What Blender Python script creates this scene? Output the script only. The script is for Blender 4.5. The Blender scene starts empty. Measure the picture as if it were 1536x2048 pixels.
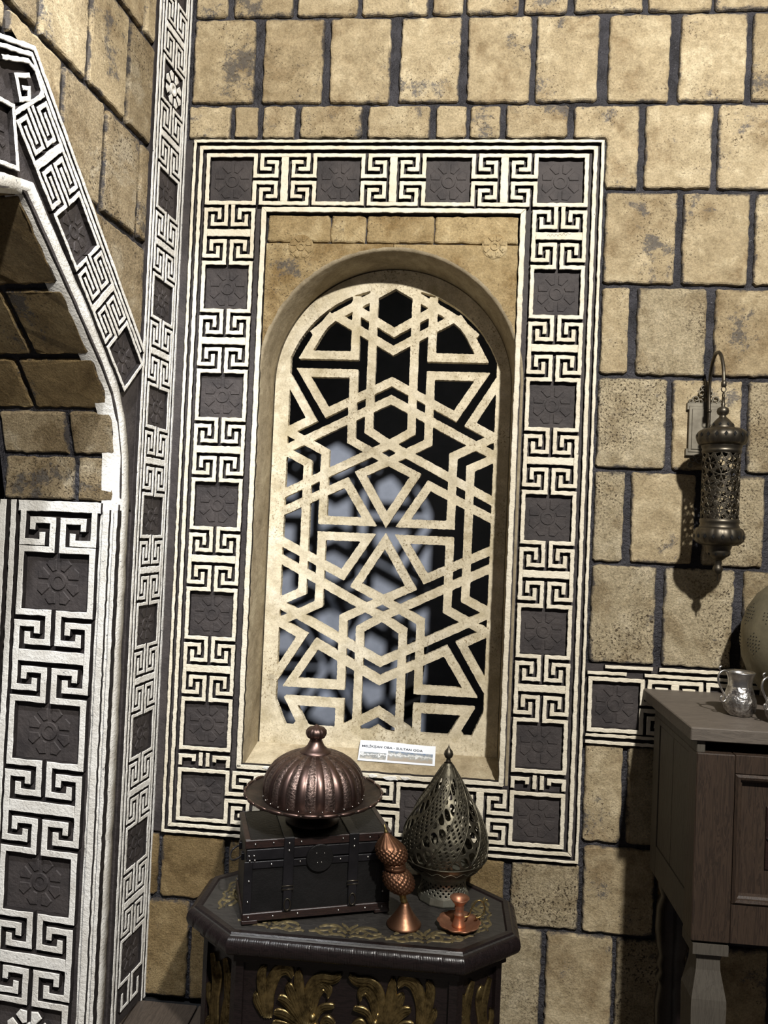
import bpy, math, random
import numpy as np
from mathutils import Matrix, Vector

scene = bpy.context.scene
COL = scene.collection
PI = math.pi

# ------------------------------------------------------------------ camera
RW = [[0.9956242, 0.0833341, 0.0422826], [0.0404678, 0.0233478, -0.9989080], [-0.0842303, 0.9962481, 0.0198733]]
cam_data = bpy.data.cameras.new('camera')
cam_data.sensor_fit = 'VERTICAL'
cam_data.sensor_height = 36.0
cam_data.lens = 1538.0 / 2048.0 * 36.0
cam_data.clip_start = 0.02
cam = bpy.data.objects.new('camera', cam_data)
COL.objects.link(cam)
cam.matrix_world = Matrix(((RW[0][0], -RW[1][0], -RW[2][0], 0.18426),
                           (RW[0][1], -RW[1][1], -RW[2][1], -2.03982),
                           (RW[0][2], -RW[1][2], -RW[2][2], 1.28624),
                           (0, 0, 0, 1)))
scene.camera = cam

# ------------------------------------------------------------------ world, lamps, exposure
world = bpy.data.worlds.new('world')
scene.world = world
world.use_nodes = True
wbg = world.node_tree.nodes['Background']
wbg.inputs['Color'].default_value = (0.95, 0.93, 1.0, 1)
wbg.inputs['Strength'].default_value = 0.055

def spot(name, loc, target, energy, color, size_deg, blend, radius):
    d = bpy.data.lights.new(name, 'SPOT')
    d.energy = energy
    d.color = color
    d.spot_size = math.radians(size_deg)
    d.spot_blend = blend
    d.shadow_soft_size = radius
    o = bpy.data.objects.new(name, d)
    COL.objects.link(o)
    o.location = loc
    o.rotation_euler = (Vector(target) - Vector(loc)).to_track_quat('-Z', 'Y').to_euler()
    return o

spot('ceiling_spotlight_main', (1.00, -2.75, 3.35), (-0.10, 0.0, 0.62), 670.0, (1.0, 0.965, 0.905), 92, 0.55, 0.06)
spot('ceiling_spotlight_arch', (-0.28, -1.75, 3.45), (-0.82, -0.30, 1.20), 330.0, (0.95, 0.97, 1.0), 40, 0.6, 0.03)

scene.view_settings.view_transform = 'Standard'
scene.view_settings.look = 'None'
scene.view_settings.exposure = 0.0
scene.view_settings.gamma = 1.0
scene.view_settings.use_curve_mapping = False

# ------------------------------------------------------------------ materials
MATS = {}

def new_mat(name):
    m = bpy.data.materials.new(name)
    m.use_nodes = True
    nt = m.node_tree
    b = nt.nodes['Principled BSDF']
    MATS[name] = m
    return m, nt, b

def setin(b, key, val):
    if key in b.inputs:
        b.inputs[key].default_value = val

def coord(nt, rand=True, stretch=(1, 1, 1)):
    tc = nt.nodes.new('ShaderNodeTexCoord')
    mp = nt.nodes.new('ShaderNodeMapping')
    mp.inputs['Scale'].default_value = stretch
    nt.links.new(tc.outputs['Object'], mp.inputs['Vector'])
    if rand:
        oi = nt.nodes.new('ShaderNodeObjectInfo')
        ml = nt.nodes.new('ShaderNodeMath')
        ml.operation = 'MULTIPLY'
        ml.inputs[1].default_value = 53.7
        nt.links.new(oi.outputs['Random'], ml.inputs[0])
        nt.links.new(ml.outputs[0], mp.inputs['Location'])
    return mp.outputs['Vector']

def noise(nt, vec, scale, detail=4.0, rough=0.55, dist=0.0):
    n = nt.nodes.new('ShaderNodeTexNoise')
    n.inputs['Scale'].default_value = scale
    n.inputs['Detail'].default_value = detail
    n.inputs['Roughness'].default_value = rough
    n.inputs['Distortion'].default_value = dist
    nt.links.new(vec, n.inputs['Vector'])
    return n.outputs['Fac']

def ramp(nt, fac, stops, interp='LINEAR'):
    r = nt.nodes.new('ShaderNodeValToRGB')
    r.color_ramp.interpolation = interp
    el = r.color_ramp.elements
    while len(el) < len(stops):
        el.new(0.5)
    for e, (p, c) in zip(el, stops):
        e.position = p
        e.color = (c[0], c[1], c[2], 1) if hasattr(c, '__len__') else (c, c, c, 1)
    nt.links.new(fac, r.inputs['Fac'])
    return r.outputs['Color']

def mixc(nt, fac, a, b):
    m = nt.nodes.new('ShaderNodeMix')
    m.data_type = 'RGBA'
    if isinstance(fac, float):
        m.inputs[0].default_value = fac
    else:
        nt.links.new(fac, m.inputs[0])
    for k, v in ((6, a), (7, b)):
        if hasattr(v, 'is_linked') or hasattr(v, 'links'):
            nt.links.new(v, m.inputs[k])
        else:
            m.inputs[k].default_value = (v[0], v[1], v[2], 1)
    return m.outputs[2]

def bump(nt, b, height, strength, dist=0.01, normal=None):
    n = nt.nodes.new('ShaderNodeBump')
    n.inputs['Strength'].default_value = strength
    n.inputs['Distance'].default_value = dist
    nt.links.new(height, n.inputs['Height'])
    if normal is not None:
        nt.links.new(normal, n.inputs['Normal'])
    nt.links.new(n.outputs['Normal'], b.inputs['Normal'])
    return n.outputs['Normal']

def mult(nt, a, b):
    m = nt.nodes.new('ShaderNodeMix'); m.data_type = 'RGBA'; m.blend_type = 'MULTIPLY'
    m.inputs[0].default_value = 1.0
    nt.links.new(a, m.inputs[6]); nt.links.new(b, m.inputs[7])
    return m.outputs[2]

def fmath(nt, op, a, b=None, c=None):
    m = nt.nodes.new('ShaderNodeMath'); m.operation = op
    for k, v in enumerate((a, b, c)):
        if v is None: continue
        if isinstance(v, (int, float)): m.inputs[k].default_value = v
        else: nt.links.new(v, m.inputs[k])
    return m.outputs[0]

def stone_mat(name, c_hi, c_mid, c_lo, smudge=(0.095, 0.093, 0.099), smudge_at=0.585, speck=(0.085, 0.062, 0.038), speck_at=0.62, bump_d=0.006, bump_s=0.8, spread=0.18, spill=1.0, grain=0.3):
    """painted plaster stone: brushed tan patches, stippled grain, dark pits, grey smudges and mortar paint spilling over the side edges"""
    m, nt, b = new_mat(name)
    v = coord(nt)
    fine = noise(nt, v, 210.0, 3.0, 0.7)
    f1 = noise(nt, v, 8.5, 6.0, 0.68, 0.25)
    col = ramp(nt, f1, [(0.36, c_lo), (0.47, c_mid), (0.53, c_mid), (0.62, c_hi)])
    f4 = noise(nt, v, 34.0, 4.0, 0.65)
    col = mult(nt, col, ramp(nt, f4, [(0.32, (0.80, 0.78, 0.74)), (0.66, (1.10, 1.09, 1.08))]))
    col = mult(nt, col, ramp(nt, fine, [(0.30, (1 - grain,) * 3), (0.64, (1 + grain * 0.35,) * 3)]))
    # speckled grey smudges
    f2 = noise(nt, v, 6.0, 6.0, 0.75, 0.2)
    sm = fmath(nt, 'MULTIPLY_ADD', fine, 0.22, f2)
    col = mixc(nt, ramp(nt, sm, [(smudge_at + 0.11, 0.0), (smudge_at + 0.16, 0.8)]), col, smudge)
    # pits gathered in patches
    f3 = noise(nt, v, 170.0, 3.0, 0.7)
    f3b = noise(nt, v, 6.0, 2.0, 0.5)
    sp = fmath(nt, 'MULTIPLY', ramp(nt, f3, [(speck_at - 0.03, 0.0), (speck_at + 0.02, 1.0)]), ramp(nt, f3b, [(0.42, 0.06), (0.60, 1.0)]))
    col = mixc(nt, sp, col, speck)
    if spill:
        tc = nt.nodes.new('ShaderNodeTexCoord')
        sx = nt.nodes.new('ShaderNodeSeparateXYZ'); nt.links.new(tc.outputs['Generated'], sx.inputs[0])
        ex = fmath(nt, 'MULTIPLY', fmath(nt, 'ABSOLUTE', fmath(nt, 'SUBTRACT', sx.outputs['X'], 0.5)), 2.0)
        ey = fmath(nt, 'MULTIPLY', fmath(nt, 'ABSOLUTE', fmath(nt, 'SUBTRACT', sx.outputs['Y'], 0.5)), 1.955)
        ed = fmath(nt, 'MAXIMUM', ex, ey)
        wv = noise(nt, v, 16.0, 5.0, 0.75)
        ed = fmath(nt, 'MULTIPLY_ADD', wv, 0.42, ed)
        ed = fmath(nt, 'MULTIPLY_ADD', fine, 0.14, ed)
        col = mixc(nt, ramp(nt, fmath(nt, 'SUBTRACT', ed, 0.5), [(0.700, 0.0), (0.765, 0.9 * spill)]), col, (0.052, 0.050, 0.056))
    oi = nt.nodes.new('ShaderNodeObjectInfo')
    col = mult(nt, col, ramp(nt, oi.outputs['Random'], [(0.0, (1 - spread, 1 - spread * 1.15, 1 - spread * 1.4)), (1.0, (1 + spread * 0.5,) * 3)]))
    nt.links.new(col, b.inputs['Base Color'])
    setin(b, 'Roughness', 0.88)
    setin(b, 'Specular IOR Level', 0.25)
    h1 = noise(nt, v, 105.0, 6.0, 0.78)
    h2 = noise(nt, v, 17.0, 4.0, 0.55)
    n1 = bump(nt, b, h2, 0.5, 0.012)
    bump(nt, b, h1, bump_s, bump_d, n1)
    return m

def paint_mat(name, c, c2, chip=(0.06, 0.055, 0.05), chip_at=0.66, scale=40.0, rough=0.75, bump_s=0.5, bump_d=0.003, bscale=140.0):
    m, nt, b = new_mat(name)
    v = coord(nt)
    col = ramp(nt, noise(nt, v, 16.0, 4.0, 0.6), [(0.35, c2), (0.6, c)])
    col = mixc(nt, ramp(nt, noise(nt, v, scale, 5.0, 0.75), [(chip_at, 0.0), (chip_at + 0.03, 1.0)]), col, chip)
    nt.links.new(col, b.inputs['Base Color'])
    setin(b, 'Roughness', rough)
    setin(b, 'Specular IOR Level', 0.3)
    bump(nt, b, noise(nt, v, bscale, 4.0, 0.65), bump_s, bump_d)
    return m

def metal_mat(name, c, c2, rough=0.35, metal=1.0, nscale=30.0, bump_s=0.0, bscale=80.0, bump_d=0.002, rand=False):
    m, nt, b = new_mat(name)
    v = coord(nt, rand)
    f = noise(nt, v, nscale, 5.0, 0.65)
    nt.links.new(ramp(nt, f, [(0.35, c2), (0.62, c)]), b.inputs['Base Color'])
    setin(b, 'Metallic', metal)
    rr = ramp(nt, f, [(0.3, min(1.0, rough + 0.18)), (0.7, rough)])
    nt.links.new(rr, b.inputs['Roughness'])
    if bump_s:
        bump(nt, b, noise(nt, v, bscale, 3.0, 0.5), bump_s, bump_d)
    return m

def wood_mat(name, c, c2, stretch, rough=0.55, scale=9.0, bump_s=0.25, spec=0.4):
    m, nt, b = new_mat(name)
    v = coord(nt, True, stretch)
    f = noise(nt, v, scale, 5.0, 0.6, 1.3)
    nt.links.new(ramp(nt, f, [(0.32, c2), (0.5, c), (0.56, c2), (0.7, c)]), b.inputs['Base Color'])
    setin(b, 'Roughness', rough)
    setin(b, 'Specular IOR Level', spec)
    bump(nt, b, f, bump_s, 0.003)
    return m

stone_mat('stone_beige', (0.610, 0.515, 0.345), (0.490, 0.400, 0.255), (0.350, 0.268, 0.158))
stone_mat('stone_pale', (0.720, 0.625, 0.445), (0.620, 0.525, 0.355), (0.430, 0.345, 0.215), speck_at=0.575, smudge_at=0.63, bump_d=0.009, bump_s=1.0, grain=0.4)
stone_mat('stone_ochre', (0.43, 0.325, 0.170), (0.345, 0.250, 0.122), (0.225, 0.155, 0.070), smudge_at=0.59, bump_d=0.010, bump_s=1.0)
stone_mat('stone_rough', (0.585, 0.500, 0.355), (0.470, 0.375, 0.235), (0.320, 0.240, 0.135), smudge_at=0.62, speck_at=0.59, bump_d=0.012, bump_s=1.0, grain=0.4)
stone_mat('stone_niche', (0.565, 0.460, 0.275), (0.455, 0.350, 0.190), (0.320, 0.225, 0.105), smudge_at=0.62, bump_d=0.005, spill=0.0)
paint_mat('mortar', (0.048, 0.046, 0.053), (0.020, 0.019, 0.022), (0.24, 0.24, 0.26), 0.66, 150.0, 0.42, 1.0, 0.010, 90.0)
paint_mat('cream_paint', (0.80, 0.735, 0.595), (0.68, 0.61, 0.47), chip_at=0.675, scale=75.0, bump_s=0.7, bump_d=0.004)
paint_mat('white_paint', (0.82, 0.80, 0.75), (0.66, 0.63, 0.57), chip=(0.13, 0.13, 0.14), chip_at=0.635, scale=85.0, bump_s=0.8, bump_d=0.0035)
paint_mat('charcoal_paint', (0.060, 0.051, 0.049), (0.036, 0.031, 0.031), (0.30, 0.28, 0.26), 0.74, 30.0, 0.7, 0.7, 0.004, 70.0)
paint_mat('groove_black', (0.022, 0.017, 0.016), (0.013, 0.011, 0.011), (0.12, 0.11, 0.1), 0.76, 30.0, 0.8)
stone_mat('lattice_plaster', (0.76, 0.69, 0.54), (0.69, 0.615, 0.455), (0.56, 0.485, 0.33), smudge=(0.40, 0.35, 0.25), smudge_at=0.60, speck=(0.30, 0.24, 0.15), speck_at=0.60, bump_d=0.002, bump_s=0.5, spread=0.0, spill=0.0, grain=0.18)
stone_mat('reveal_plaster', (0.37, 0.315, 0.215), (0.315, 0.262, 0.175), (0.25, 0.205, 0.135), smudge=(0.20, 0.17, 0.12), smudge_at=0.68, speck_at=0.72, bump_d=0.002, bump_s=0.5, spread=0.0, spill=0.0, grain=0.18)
stone_mat('sill_plaster', (0.50, 0.43, 0.30), (0.42, 0.35, 0.235), (0.30, 0.245, 0.155), smudge=(0.62, 0.60, 0.54), smudge_at=0.64, speck_at=0.66, bump_d=0.003, bump_s=0.7, spread=0.0, spill=0.0, grain=0.18)
paint_mat('rear_board', (0.36, 0.40, 0.50), (0.31, 0.35, 0.44), (0.2, 0.22, 0.28), 0.75, 8.0, 0.6, 0.05)
paint_mat('recess_black', (0.012, 0.012, 0.013), (0.008, 0.008, 0.009), (0.02, 0.02, 0.02), 0.7, 10.0, 0.9, 0.1)
wood_mat('floor_wood', (0.075, 0.058, 0.045), (0.045, 0.035, 0.028), (14, 1.2, 14), 0.55)

# ------------------------------------------------------------------ mesh helpers
class Mesh:
    """collects vertices and faces; every add can carry a transform and a material slot"""
    def __init__(self):
        self.v = []; self.f = []; self.s = []; self.m = []
    def add(self, verts, faces, T=None, smooth=False, mi=0):
        o = len(self.v)
        if T is None:
            self.v.extend([tuple(p) for p in verts])
        else:
            self.v.extend([tuple(T @ Vector(p)) for p in verts])
        for f in faces:
            self.f.append(tuple(i + o for i in f)); self.s.append(smooth); self.m.append(mi)
        return self
    def box(self, x0, x1, y0, y1, z0, z1, ch=0.0, T=None, mi=0):
        if ch <= 0:
            vs = [(x, y, z) for z in (z0, z1) for y in (y0, y1) for x in (x0, x1)]
            fs = [(0, 2, 3, 1), (4, 5, 7, 6), (0, 1, 5, 4), (2, 6, 7, 3), (0, 4, 6, 2), (1, 3, 7, 5)]
            return self.add(vs, fs, T, False, mi)
        c = [((x0 + x1) / 2), ((y0 + y1) / 2), ((z0 + z1) / 2)]
        h = [(x1 - x0) / 2, (y1 - y0) / 2, (z1 - z0) / 2]
        ch = min(ch, min(h) * 0.95)
        vs = []; idx = {}
        for sx in (-1, 1):
            for sy in (-1, 1):
                for sz in (-1, 1):
                    for a in range(3):
                        p = [sx * (h[0] - ch), sy * (h[1] - ch), sz * (h[2] - ch)]
                        p[a] += (sx, sy, sz)[a] * ch
                        idx[(sx, sy, sz, a)] = len(vs)
                        vs.append((p[0] + c[0], p[1] + c[1], p[2] + c[2]))
        fs = []
        for a in range(3):
            b_, c_ = (a + 1) % 3, (a + 2) % 3
            for s in (-1, 1):
                q = []
                for (p, r) in ((-1, -1), (1, -1), (1, 1), (-1, 1)):
                    k = [0, 0, 0]; k[a] = s; k[b_] = p; k[c_] = r
                    q.append(idx[(k[0], k[1], k[2], a)])
                fs.append(tuple(q if s > 0 else q[::-1]))
            for p in (-1, 1):
                for r in (-1, 1):
                    k0 = [0, 0, 0]; k1 = [0, 0, 0]
                    k0[b_] = k1[b_] = p; k0[c_] = k1[c_] = r
                    k0[a] = -1; k1[a] = 1
                    q = [idx[(*k0, b_)], idx[(*k1, b_)], idx[(*k1, c_)], idx[(*k0, c_)]]
                    fs.append(tuple(q if p * r < 0 else q[::-1]))
        for sx in (-1, 1):
            for sy in (-1, 1):
                for sz in (-1, 1):
                    q = [idx[(sx, sy, sz, a)] for a in range(3)]
                    fs.append(tuple(q if sx * sy * sz > 0 else q[::-1]))
        return self.add(vs, fs, T, False, mi)
    def prism(self, poly, z0, z1, bev=0.0, T=None, step=0.0, jit=0.0, seed=0, mi=0, back=False, flank=None):
        poly = [tuple(p) for p in poly]
        if area(poly) < 0:
            poly = poly[::-1]
        if step > 0:
            poly = roughen(poly, step, jit, seed)
        n = len(poly)
        rings = [[(p[0], p[1], z0) for p in poly]]
        if bev > 0:
            rings.append([(p[0], p[1], z1 - bev) for p in poly])
            ins = offset(poly, -bev)
            rings.append([(p[0], p[1], z1) for p in ins])
        else:
            rings.append([(p[0], p[1], z1) for p in poly])
        vs = [p for r in rings for p in r]
        fs = []
        for k in range(len(rings) - 1):
            for i in range(n):
                j = (i + 1) % n
                fs.append((k * n + i, k * n + j, (k + 1) * n + j, (k + 1) * n + i))
        k = len(rings) - 1
        fs.append(tuple(k * n + i for i in range(n)))
        if back:
            fs.append(tuple(i for i in range(n))[::-1])
        self.add(vs, fs, T, False, mi)
        if flank is not None:
            b0 = len(self.m) - len(fs)
            for q in range(n):
                self.m[b0 + q] = flank
        return self
    def lathe(self, prof, n=32, T=None, mod=None, smooth=True, mi=0, cap0=True, cap1=True, ax=None, mif=None):
        vs = []; fs = []; mis = []
        m = len(prof)
        for k, (r, z) in enumerate(prof):
            for i in range(n):
                a = 2 * PI * i / n
                rr = r * (mod(a, z, k) if mod else 1.0)
                ox, oy = ax(z) if ax else (0, 0)
                vs.append((ox + rr * math.cos(a), oy + rr * math.sin(a), z))
        o = len(self.v)
        for k in range(m - 1):
            for i in range(n):
                j = (i + 1) % n
                fs.append((k * n + i, k * n + j, (k + 1) * n + j, (k + 1) * n + i))
        if cap0 and prof[0][0] > 1e-6:
            fs.append(tuple(range(n))[::-1])
        if cap1 and prof[-1][0] > 1e-6:
            fs.append(tuple((m - 1) * n + i for i in range(n)))
        self.add(vs, fs, T, smooth, mi)
        if mif:
            base = len(self.m) - len(fs)
            for k in range(m - 1):
                for i in range(n):
                    self.m[base + k * n + i] = mif(i, k)
        return self
    def tube(self, pts, r, n=10, T=None, closed=False, smooth=True, mi=0, cap=True):
        pts = [Vector(p) for p in pts]
        rs = r if hasattr(r, '__len__') else [r] * len(pts)
        m = len(pts)
        vs = []; fs = []
        prev = None
        for k in range(m):
            if closed:
                t = pts[(k + 1) % m] - pts[k - 1]
            else:
                t = pts[min(k + 1, m - 1)] - pts[max(k - 1, 0)]
            t.normalize()
            if prev is None:
                up = Vector((0, 0, 1)) if abs(t.z) < 0.9 else Vector((1, 0, 0))
                a = t.cross(up).normalized()
            else:
                a = (prev - t * prev.dot(t)).normalized()
            prev = a
            b_ = t.cross(a)
            for i in range(n):
                th = 2 * PI * i / n
                vs.append(pts[k] + (a * math.cos(th) + b_ * math.sin(th)) * rs[k])
        for k in range(m if closed else m - 1):
            k2 = (k + 1) % m
            for i in range(n):
                j = (i + 1) % n
                fs.append((k * n + i, k * n + j, k2 * n + j, k2 * n + i))
        if cap and not closed:
            fs.append(tuple(range(n))[::-1])
            fs.append(tuple((m - 1) * n + i for i in range(n)))
        return self.add(vs, fs, T, smooth, mi)
    def ball(self, c, r, n=10, T=None, sz=1.0, mi=0):
        prof = [(max(1e-5, r * math.sin(PI * k / (n // 2))), c[2] - r * sz * math.cos(PI * k / (n // 2))) for k in range(n // 2 + 1)]
        M = Matrix.Translation((c[0], c[1], 0))
        return self.lathe(prof, n, (T @ M) if T is not None else M, None, True, mi, False, False)
    def leaf(self, pts, w, h, T=None, mi=0, n=5, seg=6):
        """tapering ribbon with a raised double ridge, lying in the local xy plane"""
        P = spline(pts, seg)
        m = len(P)
        vs = []; fs = []
        prof = [(-1.0, 0.0), (-0.82, 0.70), (-0.58, 0.42), (-0.30, 1.0), (0.0, 0.55), (0.30, 1.0), (0.58, 0.42), (0.82, 0.70), (1.0, 0.0)]
        for k in range(m):
            a = P[max(k - 1, 0)]; b_ = P[min(k + 1, m - 1)]
            dx, dy = b_[0] - a[0], b_[1] - a[1]
            L = math.hypot(dx, dy) or 1
            nx, ny = -dy / L, dx / L
            t = k / (m - 1)
            ww = w * (0.45 + 1.1 * math.sin(PI * min(1.0, 0.12 + 0.80 * t)) ** 0.8) * 0.62
            if t > 0.9:
                ww *= max(0.15, 1 - (t - 0.9) * 6)
            for (q, z) in prof:
                vs.append((P[k][0] + nx * q * ww, P[k][1] + ny * q * ww, z * h * (0.7 + 0.5 * t)))
        c = len(prof)
        for k in range(m - 1):
            for i in range(c - 1):
                fs.append((k * c + i, (k + 1) * c + i, (k + 1) * c + i + 1, k * c + i + 1))
        fs = [f[::-1] for f in fs]
        fs.append(tuple(range(c))); fs.append(tuple((m - 1) * c + i for i in range(c))[::-1])
        return self.add(vs, fs, T, True, mi)
    def data(self, name, mats):
        me = bpy.data.meshes.new(name)
        me.from_pydata(self.v, [], self.f)
        me.polygons.foreach_set('use_smooth', self.s)
        for m in (mats if isinstance(mats, (list, tuple)) else [mats]):
            me.materials.append(MATS[m])
        if any(self.m):
            me.polygons.foreach_set('material_index', self.m)
        me.update()
        return me
    def obj(self, name, mats, parent=None, M=None):
        return place(name, self.data(name, mats), parent, M)

def place(name, me, parent=None, M=None):
    o = bpy.data.objects.new(name, me)
    COL.objects.link(o)
    if parent is not None:
        o.parent = parent
    if M is not None:
        if isinstance(M, Matrix):
            o.matrix_local = M
        else:
            o.location = M
    return o

def tag(o, label, cat=None, group=None, kind=None):
    o['label'] = label
    if cat: o['category'] = cat
    if group: o['group'] = group
    if kind: o['kind'] = kind
    return o

def thing(name, label, cat, loc=(0, 0, 0), rotz=0.0, group=None):
    o = bpy.data.objects.new(name, None)
    COL.objects.link(o)
    o.empty_display_size = 0.05
    o.location = loc
    o.rotation_euler = (0, 0, rotz)
    return tag(o, label, cat, group)

def area(p):
    return 0.5 * sum(p[i][0] * p[(i + 1) % len(p)][1] - p[(i + 1) % len(p)][0] * p[i][1] for i in range(len(p)))

def offset(poly, d):
    """offset a CCW polygon outward by d (negative: inward)"""
    n = len(poly); out = []
    for i in range(n):
        a, b_, c = poly[i - 1], poly[i], poly[(i + 1) % n]
        e1 = (b_[0] - a[0], b_[1] - a[1]); e2 = (c[0] - b_[0], c[1] - b_[1])
        l1 = math.hypot(*e1) or 1e-9; l2 = math.hypot(*e2) or 1e-9
        n1 = (e1[1] / l1, -e1[0] / l1); n2 = (e2[1] / l2, -e2[0] / l2)
        k = 1 + n1[0] * n2[0] + n1[1] * n2[1]
        k = max(k, 0.35)
        out.append((b_[0] + (n1[0] + n2[0]) / k * d, b_[1] + (n1[1] + n2[1]) / k * d))
    return out

def roughen(poly, step, jit, seed):
    rnd = random.Random(seed)
    out = []
    n = len(poly)
    for i in range(n):
        a, b_ = poly[i], poly[(i + 1) % n]
        L = math.hypot(b_[0] - a[0], b_[1] - a[1])
        k = max(1, int(L / step))
        nx, ny = (b_[1] - a[1]) / (L or 1), -(b_[0] - a[0]) / (L or 1)
        for q in range(k):
            t = q / k
            j = rnd.uniform(-jit, jit)
            out.append((a[0] + (b_[0] - a[0]) * t + nx * j, a[1] + (b_[1] - a[1]) * t + ny * j))
    return out

def stroke(pts, w):
    """polygon of a constant-width mitred stroke along an open polyline"""
    h = w / 2; n = len(pts); L = []; R = []
    for i in range(n):
        if i == 0:
            d1 = d2 = (pts[1][0] - pts[0][0], pts[1][1] - pts[0][1])
        elif i == n - 1:
            d1 = d2 = (pts[-1][0] - pts[-2][0], pts[-1][1] - pts[-2][1])
        else:
            d1 = (pts[i][0] - pts[i - 1][0], pts[i][1] - pts[i - 1][1])
            d2 = (pts[i + 1][0] - pts[i][0], pts[i + 1][1] - pts[i][1])
        l1 = math.hypot(*d1) or 1e-9; l2 = math.hypot(*d2) or 1e-9
        n1 = (-d1[1] / l1, d1[0] / l1); n2 = (-d2[1] / l2, d2[0] / l2)
        k = max(0.3, 1 + n1[0] * n2[0] + n1[1] * n2[1])
        m = ((n1[0] + n2[0]) / k * h, (n1[1] + n2[1]) / k * h)
        L.append((pts[i][0] + m[0], pts[i][1] + m[1]))
        R.append((pts[i][0] - m[0], pts[i][1] - m[1]))
    return L + R[::-1]

def spline(pts, seg=6):
    P = [Vector(p) for p in pts]
    if len(P) < 3:
        return [tuple(P[0].lerp(P[-1], k / seg)) for k in range(seg + 1)]
    P = [P[0] * 2 - P[1]] + P + [P[-1] * 2 - P[-2]]
    out = []
    for i in range(1, len(P) - 2):
        p0, p1, p2, p3 = P[i - 1], P[i], P[i + 1], P[i + 2]
        for k in range(seg):
            t = k / seg
            out.append(tuple(0.5 * ((2 * p1) + (p2 - p0) * t + (2 * p0 - 5 * p1 + 4 * p2 - p3) * t * t + (3 * p1 - p0 - 3 * p2 + p3) * t ** 3)))
    out.append(tuple(P[-2]))
    return out

def arc(cx, cy, r, a0, a1, n):
    return [(cx + r * math.cos(a0 + (a1 - a0) * k / n), cy + r * math.sin(a0 + (a1 - a0) * k / n)) for k in range(n + 1)]

def seg_dist(U, V, a, b_):
    ax, ay = a; bx, by = b_
    dx, dy = bx - ax, by - ay
    t = np.clip(((U - ax) * dx + (V - ay) * dy) / (dx * dx + dy * dy + 1e-12), 0, 1)
    return np.hypot(U - ax - t * dx, V - ay - t * dy)

def marching(field, us, vs, mapf, thick, merge=True, wrap=False):
    """solid sheet where field > 0: front, back and side walls. mapf(u, v, depth) -> xyz"""
    nu, nv = len(us), len(vs)
    verts = []; index = {}; faces = []; edges = {}
    def vert(key, u, v):
        k = index.get(key)
        if k is None:
            k = len(verts); index[key] = k; verts.append((u, v))
        return k
    F = field
    def corner(i, j):
        return vert(('c', i % (nu - 1) if wrap else i, j), us[i], vs[j])
    def cross(i0, j0, i1, j1):
        a, b_ = F[j0, i0], F[j1, i1]
        t = a / (a - b_)
        w = (nu - 1) if wrap else 10 ** 9
        key = ('e',) + tuple(sorted(((i0 % w, j0), (i1 % w, j1))))
        return vert(key, us[i0] + (us[i1] - us[i0]) * t, vs[j0] + (vs[j1] - vs[j0]) * t)
    full = (F[:-1, :-1] > 0) & (F[:-1, 1:] > 0) & (F[1:, :-1] > 0) & (F[1:, 1:] > 0)
    anyp = (F[:-1, :-1] > 0) | (F[:-1, 1:] > 0) | (F[1:, :-1] > 0) | (F[1:, 1:] > 0)
    for j in range(nv - 1):
        i = 0
        while i < nu - 1:
            if not anyp[j, i]:
                i += 1; continue
            if full[j, i]:
                i2 = i
                if merge:
                    while i2 + 1 < nu - 1 and full[j, i2 + 1]:
                        i2 += 1
                faces.append((corner(i, j), corner(i2 + 1, j), corner(i2 + 1, j + 1), corner(i, j + 1)))
                if j == 0 or j == nv - 2 or i == 0 or i2 == nu - 2:
                    pass
                i = i2 + 1
                continue
            q = [(i, j), (i + 1, j), (i + 1, j + 1), (i, j + 1)]
            poly = []; cr = []
            for k in range(4):
                a, b_ = q[k], q[(k + 1) % 4]
                fa, fb = F[a[1], a[0]] > 0, F[b_[1], b_[0]] > 0
                if fa:
                    poly.append(corner(*a))
                if fa != fb:
                    c = cross(a[0], a[1], b_[0], b_[1])
                    poly.append(c)
                    cr.append((c, fa))
            if len(poly) >= 3:
                faces.append(tuple(poly))
            if len(cr) == 2:
                x, y = cr
                if x[1]:
                    edges[(x[0], y[0])] = 1
                else:
                    edges[(y[0], x[0])] = 1
            elif len(cr) == 4:
                for k in range(4):
                    if cr[k][1]:
                        edges[(cr[k][0], cr[(k + 1) % 4][0])] = 1
            i += 1
    n = len(verts)
    P = [mapf(u, v, 0.0) for (u, v) in verts] + [mapf(u, v, thick) for (u, v) in verts]
    FF = list(faces) + [tuple(i + n for i in f)[::-1] for f in faces]
    for (a, b_) in edges:
        FF.append((b_, a, a + n, b_ + n))
    return P, FF

# ------------------------------------------------------------------ frames of the walls
def frame(o, u, v, n):
    return Matrix(((u[0], v[0], n[0], o[0]), (u[1], v[1], n[1], o[1]), (u[2], v[2], n[2], o[2]), (0, 0, 0, 1)))

FB = frame((0, 0, 0), (1, 0, 0), (0, 0, 1), (0, -1, 0))                     # rear wall: u = x, v = z
DL = Vector((-0.1046, -1.0, 0)).normalized()                                 # along the left wall towards the viewer
NL = Vector((1.0, -0.1046, 0)).normalized()                                  # left wall normal
XC = -0.585
FL = frame((XC, 0, 0), tuple(-DL), (0, 0, 1), tuple(NL))                     # left wall: u = -s, v = z
JS = 0.24                                                                    # jamb plane at s = JS
J0 = Vector((XC, 0, 0)) + DL * JS
FJ = frame(tuple(J0), tuple(NL), (0, 0, 1), tuple(DL))                       # jamb face: u < 0 into the passage

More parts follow.
